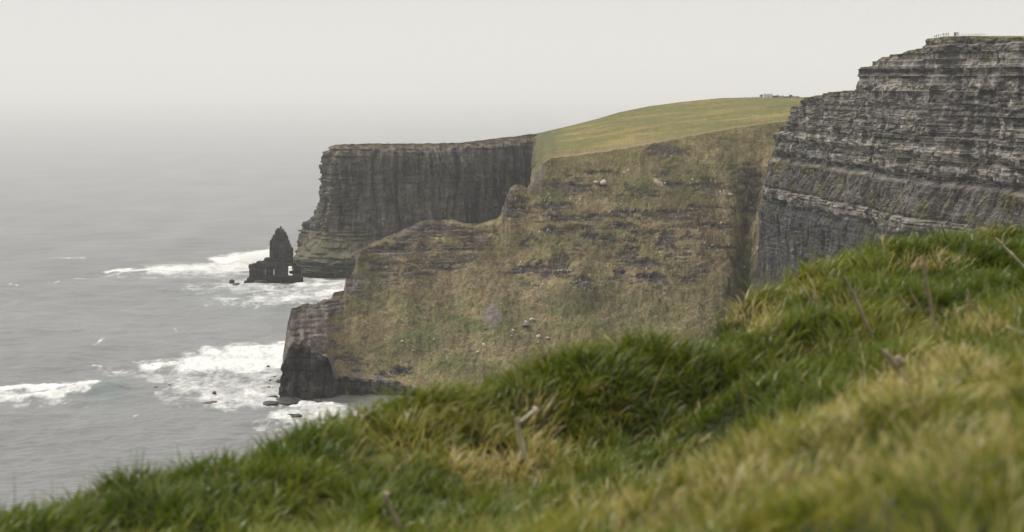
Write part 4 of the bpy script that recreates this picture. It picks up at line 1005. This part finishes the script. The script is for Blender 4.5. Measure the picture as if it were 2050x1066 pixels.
# ================================================================== FOREGROUND KNOLL
FG = [  # px, py, distance of the turf surface
    (-200, 1100, 5.8), (0, 1040, 6.0), (200, 985, 6.3), (400, 925, 6.8), (540, 888, 7.1), (700, 845, 7.5), (830, 795, 7.8), (1000, 752, 8.0), (1200, 700, 8.3), (1300, 680, 8.5), (1420, 680, 8.9),
    (1450, 668, 10.6), (1500, 632, 11.3), (1560, 588, 12), (1640, 572, 12.5), (1720, 522, 13), (1850, 494, 13.5), (2050, 482, 14), (2250, 470, 14.5),
    (1520, 700, 9.8), (1700, 668, 10.2), (1900, 630, 10.8), (1640, 606, 11.4), (1720, 590, 11.6), (1850, 575, 11.8), (1980, 570, 12), (1560, 620, 11.2), (2100, 560, 12),
    (1000, 860, 7.65), (1000, 980, 7.1), (950, 1090, 5.9), (600, 1000, 6.3), (600, 1110, 5.6), (200, 1110, 5.6), (1300, 800, 8.05), (1300, 900, 7.75), (1420, 780, 8.4), (1450, 880, 7.9),
    (1500, 800, 7.6), (1600, 800, 7.2), (1750, 745, 7.6), (1900, 690, 8.0),
    (1130, 1110, 3.6), (1400, 1015, 3.7), (1550, 940, 3.9), (1700, 873, 4.2), (1850, 805, 4.7), (2100, 728, 5.0), (2250, 715, 5.0),
    (1500, 1100, 2.8), (1750, 990, 3.1), (2000, 930, 3.3), (2100, 1090, 2.4), (1250, 1200, 2.9)]
def tps_fit(P, z, lam=2e-3):
    n = len(P); d = np.hypot(*(P[:, None] - P[None]).transpose(2, 0, 1)); K = np.where(d > 0, d * d * np.log(d + 1e-12), 0) + lam * np.eye(n)
    A = np.zeros((n + 3, n + 3)); A[:n, :n] = K; A[:n, n] = 1; A[:n, n + 1:] = P; A[n, :n] = 1; A[n + 1:, :n] = P.T
    return np.linalg.solve(A, np.concatenate([z, np.zeros(3)]))
FG = [(a, b + (40 if k < 11 else (36 if k < 14 else 24 if k < 16 else 44 if k == 16 else 60) if k < 19 else (88 if a < 1600 else 30) if d < 5.1 else 14), d) for k, (a, b, d) in enumerate(FG)]
pts = [at(a, b, d) for a, b, d in FG]
for a, b, d in FG[:11]:
    for dd, dz in ((1.2, -0.9), (3.0, -2.6), (6.0, -5.4)):
        if a > 1250 and dd > 1.5: continue
        q = at(a, b, d + dd); q0 = at(a, b, d); q[2] = q0[2] + dz; pts.append(q)
for a, b, d in FG[11:19]:
    for dd, dz in ((1.5, -0.9), (4.0, -3.4)):
        q = at(a, b, d + dd); q0 = at(a, b, d); q[2] = q0[2] + dz; pts.append(q)
for a, d, z in ((1540, 5.3, -1.16), (1700, 5.6, -1.10), (1850, 6.2, -1.04), (1400, 5.2, -1.20)):       # hollow behind the near hummock
    q = at(a, 900, d); q[2] = H + z; pts.append(q)
pts = np.array(pts); W_ = tps_fit(pts[:, :2], pts[:, 2] - H)
def knoll(x, y):
    x = np.asarray(x, float); y = np.asarray(y, float); sh = x.shape; x = x.ravel(); y = y.ravel(); out = np.empty(len(x))
    n = len(pts)
    for i in range(0, len(x), 40000):
        xx, yy = x[i:i + 40000], y[i:i + 40000]
        d2 = (xx[:, None] - pts[None, :, 0]) ** 2 + (yy[:, None] - pts[None, :, 1]) ** 2
        out[i:i + 40000] = (0.5 * d2 * np.log(d2 + 1e-12)) @ W_[:n] + W_[n] + W_[n + 1] * xx + W_[n + 2] * yy
    return H + out.reshape(sh)
# tussocks
NTU = 2080
tu_r = np.sqrt(rng.uniform(1.8 ** 2, 17 ** 2, NTU * 2)); tu_a = rng.uniform(-0.5, 0.5, NTU * 2)
tuss = np.stack([tu_r * np.sin(tu_a), tu_r * np.cos(tu_a)], -1)
keep = []; 
for i in range(len(tuss)):
    if all((tuss[i, 0] - tuss[j, 0]) ** 2 + (tuss[i, 1] - tuss[j, 1]) ** 2 > (0.17) ** 2 for j in keep[-400:]): keep.append(i)
tuss = tuss[keep]; tu_s = 0.10 + 0.13 * rng.random(len(tuss)) ** 1.5
BIGT = [(1565, 552, 11.9, .42, .15), (1500, 640, 10.7, .36, .17), (1730, 500, 12.9, .40, .05), (870, 775, 7.75, .3, .13), (1330, 665, 8.5, .38, .15), (1780, 815, 4.25, .24, .10), (540, 868, 7.1, .16, .13), (1640, 700, 9.6, .4, .12), (1180, 720, 8.1, .4, .12), (1850, 640, 10, .45, .05), (1990, 520, 12.6, .4, .03)]
bt = np.array([at(a, b, d)[:2] for a, b, d, _, _ in BIGT])
tuss = np.concatenate([bt, tuss]); tu_s = np.concatenate([np.array([b[3] for b in BIGT]), tu_s]); tu_h = np.concatenate([0.45 * np.array([b[4] for b in BIGT]), 0.025 + 0.055 * rng.random(len(tuss) - len(bt))])
def nearest_tuss(x, y):
    idx = np.zeros(len(x), int); dd = np.full(len(x), 9.0); cs = 0.5
    key = np.floor(x / cs).astype(int) * 10000 + np.floor(y / cs).astype(int)
    order = np.argsort(key, kind='stable'); ks = key[order]
    cut = np.concatenate([[0], np.where(np.diff(ks))[0] + 1, [len(ks)]])
    for a, b in zip(cut[:-1], cut[1:]):
        ii = order[a:b]; mx_, my_ = x[ii].mean(), y[ii].mean()
        c = np.where((np.abs(tuss[:, 0] - mx_) < 1.0) & (np.abs(tuss[:, 1] - my_) < 1.0))[0]
        if len(c) == 0: continue
        d = np.hypot(x[ii][:, None] - tuss[None, c, 0], y[ii][:, None] - tuss[None, c, 1]) / tu_s[None, c]
        idx[ii] = c[d.argmin(1)]; dd[ii] = d.min(1)
    return idx, dd
def turf_z(x, y):
    z = knoll(x, y)
    sh = z.shape; i, d = nearest_tuss(np.ravel(x), np.ravel(y))
    b = tu_h[i] * np.exp(-(d / 0.85) ** 2)
    near = np.clip(np.hypot(x, y) / 8.0, 0.35, 1.0)
    z = z + b.reshape(sh) * near + 0.05 * near * fbm(np.asarray(x) / 0.9, np.asarray(y) / 0.9, o=3, s=301)
    return z
ta = np.concatenate([np.linspace(-1.0, -0.565, 100), np.linspace(-0.56, 0.56, 600), np.linspace(0.565, 1.0, 100)]); tr = 1.6 * (19 / 1.6) ** np.linspace(0, 1, 330)
TA, TR = np.meshgrid(ta, tr); GX, GY = TR * np.sin(TA), TR * np.cos(TA)
GZ = turf_z(GX, GY)
GV = np.stack([GX, GY, GZ], -1)
gc = np.empty(GV.shape); gc[:] = (0.030, 0.034, 0.012)
gc *= (1 + 0.5 * fbm(GX * 3, GY * 3, o=3, s=302))[..., None]
# skirts: the knoll's cliff going down to the sea at the outer rows
sk = GV[-1].copy(); sk2 = sk.copy(); sk2[:, 2] = -4; sk2[:, 1] += 10
GV2 = np.concatenate([GV, sk2[None]], 0); gc2 = np.concatenate([gc, gc[-1:]], 0)
ground = grid_obj('ground', GV2, np.clip(gc2, 0.005, 1), M_rock, smooth=True); tag(ground, kind='structure')

# ------------------------------------------------------------------ grass
DRY = [  # px, py, rx, ry, strength: patches of bleached grass
    (1000, 945, 110, 48, 1.0), (930, 965, 60, 36, .6), (1060, 890, 40, 60, .55), (1380, 900, 60, 40, .35), (820, 905, 120, 50, .42), (870, 762, 60, 22, .85), (1000, 740, 60, 20, .25), (1510, 648, 45, 34, .95), (1465, 610, 50, 26, .7), (1560, 545, 40, 16, .75), (1740, 492, 50, 14, .6), (1840, 545, 70, 14, .6), (1880, 540, 60, 18, .6),
    (1785, 815, 90, 32, .8), (1880, 760, 110, 36, .6), (2000, 780, 80, 50, .45), (1560, 1000, 260, 60, .42), (1800, 950, 180, 60, .42), (1900, 660, 60, 16, .45), (1620, 600, 60, 22, .35), (2010, 935, 60, 26, .5), (1700, 625, 40, 18, .35), (1300, 1060, 200, 40, .45), (1240, 640, 80, 18, .25), (1700, 870, 60, 40, .4), (1980, 680, 60, 30, .5), (1430, 880, 40, 60, .3), (700, 870, 60, 20, .25), (1320, 870, 110, 60, .32), (200, 1010, 60, 15, .25)]
def dry_mask(px, py):
    m = np.zeros(px.shape)
    for a, b, rx, ry, s in DRY: m = np.maximum(m, s * np.exp(-(((px - a) / rx) ** 2 + ((py - b) / ry) ** 2)))
    return m
LUSH_SHADE = [(1950, 480, 200, 30, .8), (1800, 520, 100, 25, .6), (1350, 700, 170, 80, .9), (1450, 800, 130, 90, .9), (600, 900, 120, 40, .6), (250, 1020, 250, 50, .6), (1700, 750, 160, 40, .7), (1920, 600, 120, 40, .6), (1100, 760, 90, 40, .5), (1250, 1000, 120, 60, .6), (800, 1040, 150, 30, .5)]
NBL = 510000
br = np.sqrt(rng.uniform(0, 1, NBL) ** 1.35) * (16.5 - 1.9) + 1.9
ba = rng.uniform(-0.45, 0.45, NBL)
rx_ = np.random.default_rng(77); n2_ = 110000
br = np.concatenate([br, np.sqrt(rx_.uniform(1.9 ** 2, 7.5 ** 2, n2_))]); ba = np.concatenate([ba, rx_.uniform(0.45, 0.92, n2_) * rx_.choice([-1, 1], n2_)]); wide = np.abs(ba) > 0.45
bx, by = br * np.sin(ba), br * np.cos(ba)
# drop what the knoll hides far behind its rim
ti, td = nearest_tuss(bx, by)
dens = np.exp(-(td / 1.5) ** 2); dens[td > 8] = 0.8; ti[td > 8] = len(tuss) - 1; td[td > 8] = 0.7
ok = (rng.random(len(bx)) < 0.35 + 0.75 * dens)
bx, by, br, ti, td, wide = bx[ok], by[ok], br[ok], ti[ok], td[ok], wide[ok]
bz = turf_z(bx, by) - 0.01
ppx, ppy = project(np.stack([bx, by, bz], -1))
ok = ((ppy < 1250) & (ppx > -700) & (ppx < 2750)) | wide
bx, by, bz, br, ti, td, ppx, ppy = [q[ok] for q in (bx, by, bz, br, ti, td, ppx, ppy)]
n = len(bx)
dry = dry_mask(ppx, ppy)
lush_shade = np.zeros(n)
for a, b, rx, ry, s in LUSH_SHADE: lush_shade = np.maximum(lush_shade, s * np.exp(-(((ppx - a) / rx) ** 2 + ((ppy - b) / ry) ** 2)))
pn = fbm(bx / 0.8, by / 0.8, o=4, s=311); pn2 = fbm(bx / 0.22, by / 0.22, o=3, s=312)
tr_ = h01(ti, s=313)
big = ti < len(BIGT)
L = 0.075 + 0.10 * rng.random(n) + 0.05 * tr_ + 0.05 * pn
L = np.where(big, L * 1.12 + 0.02, L) * (0.85 + 0.5 * sstep(1.3, 0.2, td))
L = np.clip(L * 0.56 * (0.72 + 0.035 * br), 0.03, 0.24)
ox, oy = bx - tuss[ti, 0], by - tuss[ti, 1]; on = np.hypot(ox, oy) + 1e-6
wx = 0.42 * fbm(bx / 0.5, by / 0.5, o=2, s=314) + 0.18; wy = 0.42 * fbm(bx / 0.5, by / 0.5, o=2, s=315) - 0.1
mcx, mcy = np.floor(bx / 0.035 + 0.6 * fbm(bx * 9, by * 9, o=2, s=316)), np.floor(by / 0.035 + 0.6 * fbm(bx * 9, by * 9, o=2, s=317))
mh = h01(mcx, mcy, s=318); mh2 = h01(mcx, mcy, s=319)
ra = 2 * np.pi * mh + rng.normal(size=n) * 0.95
out = np.clip(td, 0, 1.3)
lx = ox / on * out * 0.75 + wx + 0.42 * np.cos(ra); ly = oy / on * out * 0.75 + wy + 0.42 * np.sin(ra)
lm = np.hypot(lx, ly) + 1e-6; dirx, diry = lx / lm, ly / lm
lean = np.clip(lm * 0.8 + 0.1 * rng.random(n), 0.05, 1.5)
droop = 0.35 + 0.9 * rng.random(n) + 0.35 * big
tall = rng.random(n) < 0.012; flat = rng.random(n) < 0.10
L = np.where(tall, L * 1.75, L); droop = np.where(tall, 0.25, droop); lean = np.where(tall, lean * 0.45, lean); lean = np.where(flat & ~tall, lean + 0.9, lean)
S = 5
t = np.linspace(0, 1, S)
ang = lean[:, None] * 0.75 + droop[:, None] * t[None] * 1.25       # angle from vertical
dl = (L / (S - 1))[:, None]
hx = np.cumsum(np.concatenate([np.zeros((n, 1)), np.sin(ang[:, :-1]) * dl], 1), 1)
hz = np.cumsum(np.concatenate([np.zeros((n, 1)), np.cos(ang[:, :-1]) * dl], 1), 1)
cx = bx[:, None] + dirx[:, None] * hx; cy = by[:, None] + diry[:, None] * hx; cz = bz[:, None] + hz
fa = rng.uniform(0, 2 * np.pi, n)
sx_, sy_ = np.cos(fa), np.sin(fa)
wdt = (0.0012 + 0.0021 * rng.random(n)) * (1 + 0.05 * br)
wdt = np.where(tall, wdt * 0.55, wdt); wdt = np.where(rng.random(n) < 0.05, wdt * 1.9, wdt)
wp = wdt[:, None] * (1 - 0.25 * t - 0.7 * t ** 3)[None]
Vl = np.stack([cx - sx_[:, None] * wp, cy - sy_[:, None] * wp, cz], -1); Vr = np.stack([cx + sx_[:, None] * wp, cy + sy_[:, None] * wp, cz], -1)
V = np.stack([Vl, Vr], 2)            # n, S, 2, 3
# colours
r0 = np.clip(0.25 + 0.5 * mh2 + 0.45 * (rng.random(n) - .5), 0, 1)
isdry = (0.55 * mh + 0.45 * rng.random(n)) < np.clip(dry * 0.88 + 0.05 + 0.16 * sstep(0.0, 0.5, pn2) * (1 - lush_shade) + 0.10 * sstep(0.1, 0.5, pn) + 0.09 * sstep(5.6, 4.6, br), 0, 0.95)
g1, g2, g3 = np.array((0.042, 0.082, 0.007)), np.array((0.142, 0.188, 0.018)), np.array((0.335, 0.305, 0.060))
cc = g1[None] + (g2 - g1)[None] * r0[:, None]
yel = np.clip(0.29 + 0.55 * pn + 0.5 * (tr_ - .5) - 0.5 * lush_shade + 0.75 * dry + 0.30 * sstep(5.6, 4.6, br), 0, 1) * np.clip(0.15 + 0.9 * mh2 + 0.3 * (rng.random(n) - .5), 0, 1)
cc = cc + (g3[None] - cc) * yel[:, None]
s1, s2 = np.array((0.60, 0.475, 0.27)), np.array((0.38, 0.305, 0.12))
cd = s1[None] + (s2 - s1)[None] * rng.random(n)[:, None] ** (0.5 + 1.2 * dry[:, None])
cc = cc * (1 - 0.16 * lush_shade)[:, None]  # lush green patches also darkened, painting the bank's shade into the blades
cc = np.where(isdry[:, None], cd, cc)
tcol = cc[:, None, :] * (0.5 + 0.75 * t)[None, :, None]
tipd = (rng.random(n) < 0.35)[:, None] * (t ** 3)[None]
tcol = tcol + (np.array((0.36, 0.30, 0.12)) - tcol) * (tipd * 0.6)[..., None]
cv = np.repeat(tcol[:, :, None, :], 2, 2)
base = (np.arange(n) * (2 * S))[:, None, None]
k = np.arange(S - 1)[None, :, None] * 2
q = base + k + np.array([0, 1, 3, 2])[None, None, :]
def grass_mat(name, trans=0.38):
    N = NT(name)
    a = N.n('ShaderNodeAttribute', attribute_name='Col').outputs['Color']
    g = N.n('ShaderNodeNewGeometry').outputs['Position']
    nv = N.noise(g, 40, 2, 0.5)
    vm = N.n('ShaderNodeVectorMath', operation='SCALE'); N.l(a, vm.inputs[0]); N.l(N.remap(nv, .3, .7, .85, 1.15), vm.inputs['Scale'])
    d = N.n('ShaderNodeBsdfDiffuse'); N.l(vm.outputs[0], d.inputs['Color'])
    tr = N.n('ShaderNodeBsdfTranslucent'); N.l(N.mixrgb('MULTIPLY', 1.0, vm.outputs[0], (1.15, 1.2, 0.7, 1)), tr.inputs['Color'])
    m = N.n('ShaderNodeMixShader'); m.inputs[0].default_value = trans; N.l(d.outputs[0], m.inputs[1]); N.l(tr.outputs[0], m.inputs[2])
    gl = N.n('ShaderNodeBsdfGlossy'); gl.inputs['Roughness'].default_value = 0.42; gl.inputs['Color'].default_value = (.8, .85, .8, 1)
    m2 = N.n('ShaderNodeMixShader'); m2.inputs[0].default_value = 0.035; N.l(m.outputs[0], m2.inputs[1]); N.l(gl.outputs[0], m2.inputs[2])
    N.l(m2.outputs[0], N.out.inputs['Surface'])
    return N.m
M_grass = grass_mat('grass_blade')
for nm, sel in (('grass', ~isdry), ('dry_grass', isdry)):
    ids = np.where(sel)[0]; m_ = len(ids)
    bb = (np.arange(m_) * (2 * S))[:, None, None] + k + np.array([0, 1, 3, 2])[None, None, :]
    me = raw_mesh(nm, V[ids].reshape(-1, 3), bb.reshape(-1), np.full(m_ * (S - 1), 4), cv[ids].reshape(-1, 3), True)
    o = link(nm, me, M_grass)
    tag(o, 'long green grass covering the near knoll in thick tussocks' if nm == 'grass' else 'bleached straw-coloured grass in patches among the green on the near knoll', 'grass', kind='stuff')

# ------------------------------------------------------------------ dry stems
M_stem = plain_mat('dry_stem', (0.56, 0.47, 0.33), var=.25, scale=20); M_stemw = plain_mat('bleached_stem', (0.55, 0.5, 0.4), var=.2, scale=20); M_stemd = plain_mat('grey_stem', (0.42, 0.34, 0.26), var=.3, scale=20)
bpy.context.view_layer.update()
def turf_dist(px, py):
    ok, loc, nn_, ii_ = ground.ray_cast(CAM, ray(px, py))
    return loc.y if ok and loc.y < 20 else None
def stem(path, d0, d1, r0, mat, lab, node=(), branch=None):
    """path of picture points, base first, at distances d0..d1"""
    m = len(path); td_ = turf_dist(min(path[0][0], 2045), min(path[0][1], 1060))
    if td_:
        q = td_ - 0.2; r0 = 1.45 * r0 * q / d0
        if branch: branch = (branch[0], branch[1], branch[2] + q - d0)
        d1 = q + (d1 - d0); d0 = q
    P = [Vector(at(a, b, d0 + (d1 - d0) * i / (m - 1))) for i, (a, b) in enumerate(path)]
    P[0] = P[0] - (P[1] - P[0]).normalized() * 0.06
    root = P[0].copy()
    def tube(Q, ra, rb, nm, parent):
        T = np.linspace(0, 1, 15); Qa = np.array([q[:] for q in Q]); tt = np.linspace(0, 1, len(Qa))
        C = np.stack([np.interp(T, tt, Qa[:, i]) for i in range(3)], -1)
        C += 0.0025 * np.stack([perlin(T * 6, root.x * 9 + T * 0, s=i) for i in range(3)], -1)
        R = ra + (rb - ra) * T
        R = R * (1 + sum(0.55 * np.exp(-((T - v) / .035) ** 2) for v in node) if node else 1 + 0 * T)
        R[-1] *= 0.5
        tn = np.gradient(C, axis=0); tn /= np.linalg.norm(tn, axis=1)[:, None]
        u = np.cross(tn, np.array([0.1, 1, 0.05])); u /= np.linalg.norm(u, axis=1)[:, None]; v = np.cross(tn, u)
        th = np.linspace(0, 2 * np.pi, 9)
        G = C[:, None] + R[:, None, None] * (u[:, None] * np.cos(th)[None, :, None] + v[:, None] * np.sin(th)[None, :, None]) - np.array(root)
        return grid_obj(nm, G, None, mat, smooth=True, parent=parent)
    if branch:
        e = empty('dry_stem', root); tube(P, r0, r0 * .75, 'stalk', e)
        i0, bp, dd = branch
        Q = [P[i0]] + [Vector(at(a, b, dd)) for a, b in bp]; tube(Q, r0 * .7, r0 * .5, 'side_shoot', e)
        b_ = stone_mesh('seed_head', 900 + int(root.x * 100) % 50, (r0 * 1.15,) * 3, None, 2, (0.3, 0.25, 0.18)); so = link('seed_head', b_, mat, e); so.location = Q[-1] - root
    else:
        e = tube(P, r0, r0 * .7, 'dry_stem', None); e.location = root
    tag(e, lab, 'plant stem', 'dead plant stems in the near grass')
stem([(2062, 548), (2030, 515), (1992, 476)], 11.6, 11.4, .0075, M_stem, 'thick pale dead stem slanting out of the grass at the far right', (.55,))
stem([(1738, 655), (1715, 606), (1698, 570), (1686, 551)], 9.8, 9.6, .0072, M_stemd, 'long brownish dead stem leaning left, knobbed at its tip', (.97,))
stem([(1870, 660), (1862, 600), (1851, 560), (1850, 518)], 9.9, 9.7, .0070, M_stemd, 'tallest dead stem, upright and slightly kinked, right of the knobbed one', (.45, .98))
stem([(1926, 664), (1916, 638), (1909, 615)], 9.5, 9.4, .0068, M_stem, 'short stout pale dead stem right of the tallest stem', (.97,))
stem([(1943, 620), (1940, 600), (1936, 579)], 10.2, 10.1, .0055, M_stem, 'thin short upright dead stem behind the stout pale one')
stem([(1817, 616), (1808, 604), (1800, 592)], 10.2, 10.1, .0055, M_stem, 'very short slanting dead stem left of the tallest stem')
stem([(1836, 608), (1826, 590), (1821, 577)], 10.4, 10.3, .0045, M_stemd, 'faint thin dead stem just left of the tallest stem')
stem([(1771, 562), (1768, 548), (1766, 534)], 11.6, 11.5, .0055, M_stem, 'tiny pale dead stem on the golden patch in the back')
stem([(1632, 628), (1628, 610), (1633, 594)], 10.6, 10.5, .0045, M_stem, 'small thin dead stem below the overhanging tussock')
stem([(1826, 772), (1795, 738), (1778, 712), (1764, 702)], 6.9, 6.8, .0072, M_stemd, 'gnarled grey-brown dead stem lying across the dark hollow', (.5, .8), (1, [(1806, 724), (1798, 718)], 6.8))
stem([(1052, 915), (1040, 880), (1037, 850), (1036, 834)], 6.5, 6.4, .0068, M_stemw, 'bleached white forked dead stem above the big straw patch', (), (2, [(1058, 832), (1072, 820)], 6.35))
stem([(812, 1085), (790, 1035), (776, 1005), (768, 992)], 5.3, 5.2, .0055, M_stemd, 'blurred dead stem with a bud rising from the bottom edge', (.95,), (2, [(773, 996), (775, 990)], 5.2))
stem([(2062, 676), (2035, 664), (2012, 654)], 8.2, 8.1, .0075, M_stem, 'pale dead stem lying nearly flat at the right edge')

# one small white daisy in the blurred near grass
e = empty('daisy', Vector(at(1968, 886, (turf_dist(1968, 900) or 3.4) - 0.12)))
fl = []
bm = bmesh.new(); bmesh.ops.create_uvsphere(bm, u_segments=10, v_segments=6, radius=.0035); me = bpy.data.meshes.new('flower_centre'); bm.to_mesh(me); bm.free(); link('flower_centre', me, plain_mat('yellow_centre', (.5, .35, .03)), e)
bm = bmesh.new()
for i in range(14):
    a = i / 14 * 2 * math.pi; d = Vector((math.cos(a), math.sin(a), .25)); s = Vector((-math.sin(a), math.cos(a), 0)) * .0018
    vs = [bm.verts.new(d * .003 + s), bm.verts.new(d * .009 + s * 1.1), bm.verts.new(d * .011), bm.verts.new(d * .009 - s * 1.1), bm.verts.new(d * .003 - s)]; bm.faces.new(vs)
bmesh.ops.rotate(bm, verts=bm.verts, cent=(0, 0, 0), matrix=Matrix.Rotation(1.0, 3, 'X'))
me = bpy.data.meshes.new('petals'); bm.to_mesh(me); bm.free(); link('petals', me, plain_mat('white_petal', (.8, .8, .78), var=.05), e)
bm = bmesh.new(); bmesh.ops.create_cone(bm, segments=8, radius1=.0012, radius2=.001, depth=.12); bmesh.ops.translate(bm, verts=bm.verts, vec=(0, .004, -.06)); me = bpy.data.meshes.new('stalk'); bm.to_mesh(me); bm.free(); link('stalk', me, plain_mat('green_stalk', (.06, .1, .02)), e)
tag(e, 'small white flower blurred in the near grass at the right', 'flower')

# ================================================================== HAZE, SKY, SUN, CAMERA
def haze_out(N, vs, albedo=0.90):
    va = N.n('ShaderNodeVolumeAbsorption'); va.inputs['Density'].default_value = vs.inputs['Density'].default_value
    va.inputs['Color'].default_value = (albedo, albedo, albedo * 0.995, 1); vs.inputs['Color'].default_value = (albedo, albedo, albedo * 0.995, 1)
    ad = N.n('ShaderNodeAddShader'); N.l(vs.outputs[0], ad.inputs[0]); N.l(va.outputs[0], ad.inputs[1]); N.l(ad.outputs[0], N.out.inputs['Volume'])
bm = bmesh.new(); bm_box(bm, (0, 20000, 430), (280000, 280000, 900)); me = bpy.data.meshes.new('haze'); bm.to_mesh(me); bm.free()
N = NT('sea_haze'); vs = N.n('ShaderNodeVolumeScatter'); vs.inputs['Color'].default_value = (0.86, 0.865, 0.86, 1); vs.inputs['Density'].default_value = 1 / 26000.0; vs.inputs['Anisotropy'].default_value = 0.0
haze_out(N, vs)
hz_ = link('haze', me, N.m); tag(hz_, kind='structure')
bm = bmesh.new(); bm_box(bm, (0, 71050, 170), (270000, 138000, 380)); me = bpy.data.meshes.new('sea_fog'); bm.to_mesh(me); bm.free()
N = NT('sea_fog'); vs = N.n('ShaderNodeVolumeScatter'); vs.inputs['Color'].default_value = (0.86, 0.865, 0.86, 1); vs.inputs['Density'].default_value = 1 / 6500.0
haze_out(N, vs); fg_ = link('sea_fog', me, N.m); tag(fg_, kind='structure')

SUN_EL, SUN_AZ = math.radians(50), math.radians(-64)     # azimuth from straight ahead (+Y), positive to the right
w = bpy.data.worlds.new('World'); scene.world = w; w.use_nodes = True
nt = w.node_tree; nt.nodes.clear()
out = nt.nodes.new('ShaderNodeOutputWorld')
sky = nt.nodes.new('ShaderNodeTexSky'); sky.sky_type = 'NISHITA'; sky.sun_disc = False; sky.sun_elevation = SUN_EL; sky.sun_rotation = SUN_AZ; sky.dust_density = 0.8; sky.altitude = 200
b1 = nt.nodes.new('ShaderNodeBackground'); b1.inputs['Strength'].default_value = 0.05; nt.links.new(sky.outputs[0], b1.inputs['Color'])
tc = nt.nodes.new('ShaderNodeTexCoord'); sep = nt.nodes.new('ShaderNodeSeparateXYZ'); nt.links.new(tc.outputs['Generated'], sep.inputs[0])
mr = nt.nodes.new('ShaderNodeMapRange'); nt.links.new(sep.outputs[2], mr.inputs[0])
for i, v in enumerate((0.0, 1.0, 0.78, 1.42)): mr.inputs[i + 1].default_value = v
cl = nt.nodes.new('ShaderNodeTexNoise'); cl.inputs['Scale'].default_value = 1.6; cl.inputs['Detail'].default_value = 4
mp = nt.nodes.new('ShaderNodeMapping'); mp.inputs['Scale'].default_value = (1, 1, 2.5); nt.links.new(tc.outputs['Generated'], mp.inputs[0]); nt.links.new(mp.outputs[0], cl.inputs['Vector'])
cr = nt.nodes.new('ShaderNodeMapRange'); nt.links.new(cl.outputs['Fac'], cr.inputs[0])
for i, v in enumerate((0.3, 0.7, 0.965, 1.035)): cr.inputs[i + 1].default_value = v
mu = nt.nodes.new('ShaderNodeMath'); mu.operation = 'MULTIPLY'; nt.links.new(mr.outputs[0], mu.inputs[0]); nt.links.new(cr.outputs[0], mu.inputs[1])
b2 = nt.nodes.new('ShaderNodeBackground'); b2.inputs['Color'].default_value = (1.0, 0.985, 0.965, 1); nt.links.new(mu.outputs[0], b2.inputs['Strength'])
mx = nt.nodes.new('ShaderNodeMixShader'); mx.inputs[0].default_value = 0.88
nt.links.new(b1.outputs[0], mx.inputs[1]); nt.links.new(b2.outputs[0], mx.inputs[2]); nt.links.new(mx.outputs[0], out.inputs['Surface'])

sd = bpy.data.lights.new('sun', 'SUN'); sd.energy = 3.0; sd.angle = math.radians(10); sd.color = (1.0, 0.94, 0.85)
so = bpy.data.objects.new('sun', sd); COL.objects.link(so)
sv = Vector((math.sin(SUN_AZ) * math.cos(SUN_EL), math.cos(SUN_AZ) * math.cos(SUN_EL), math.sin(SUN_EL)))
so.rotation_euler = (-sv).to_track_quat('-Z', 'Y').to_euler()

cd_ = bpy.data.cameras.new('camera'); cam = bpy.data.objects.new('camera', cd_); COL.objects.link(cam)
cam.location = (0, 0, H); cam.rotation_euler = (math.pi / 2 - PITCH, 0, 0)
cd_.sensor_width = 36; cd_.lens = 36 * F / 2050.0; cd_.clip_start = 0.05; cd_.clip_end = 400000
cd_.dof.use_dof = True; cd_.dof.focus_distance = 1100; cd_.dof.aperture_fstop = cd_.lens / 15.5; cd_.dof.aperture_blades = 9
scene.camera = cam
scene.view_settings.view_transform = 'Standard'; scene.view_settings.look = 'None'; scene.view_settings.exposure = 0
cy_ = scene.cycles if hasattr(scene, 'cycles') else None
scene.render.engine = 'CYCLES'
c_ = scene.cycles
c_.max_bounces = 6; c_.diffuse_bounces = 3; c_.glossy_bounces = 2; c_.transmission_bounces = 3; c_.volume_bounces = 2; c_.transparent_max_bounces = 4
c_.use_denoising = True
try: c_.denoiser = 'OPENIMAGEDENOISE'
except Exception: pass
c_.sample_clamp_indirect = 4
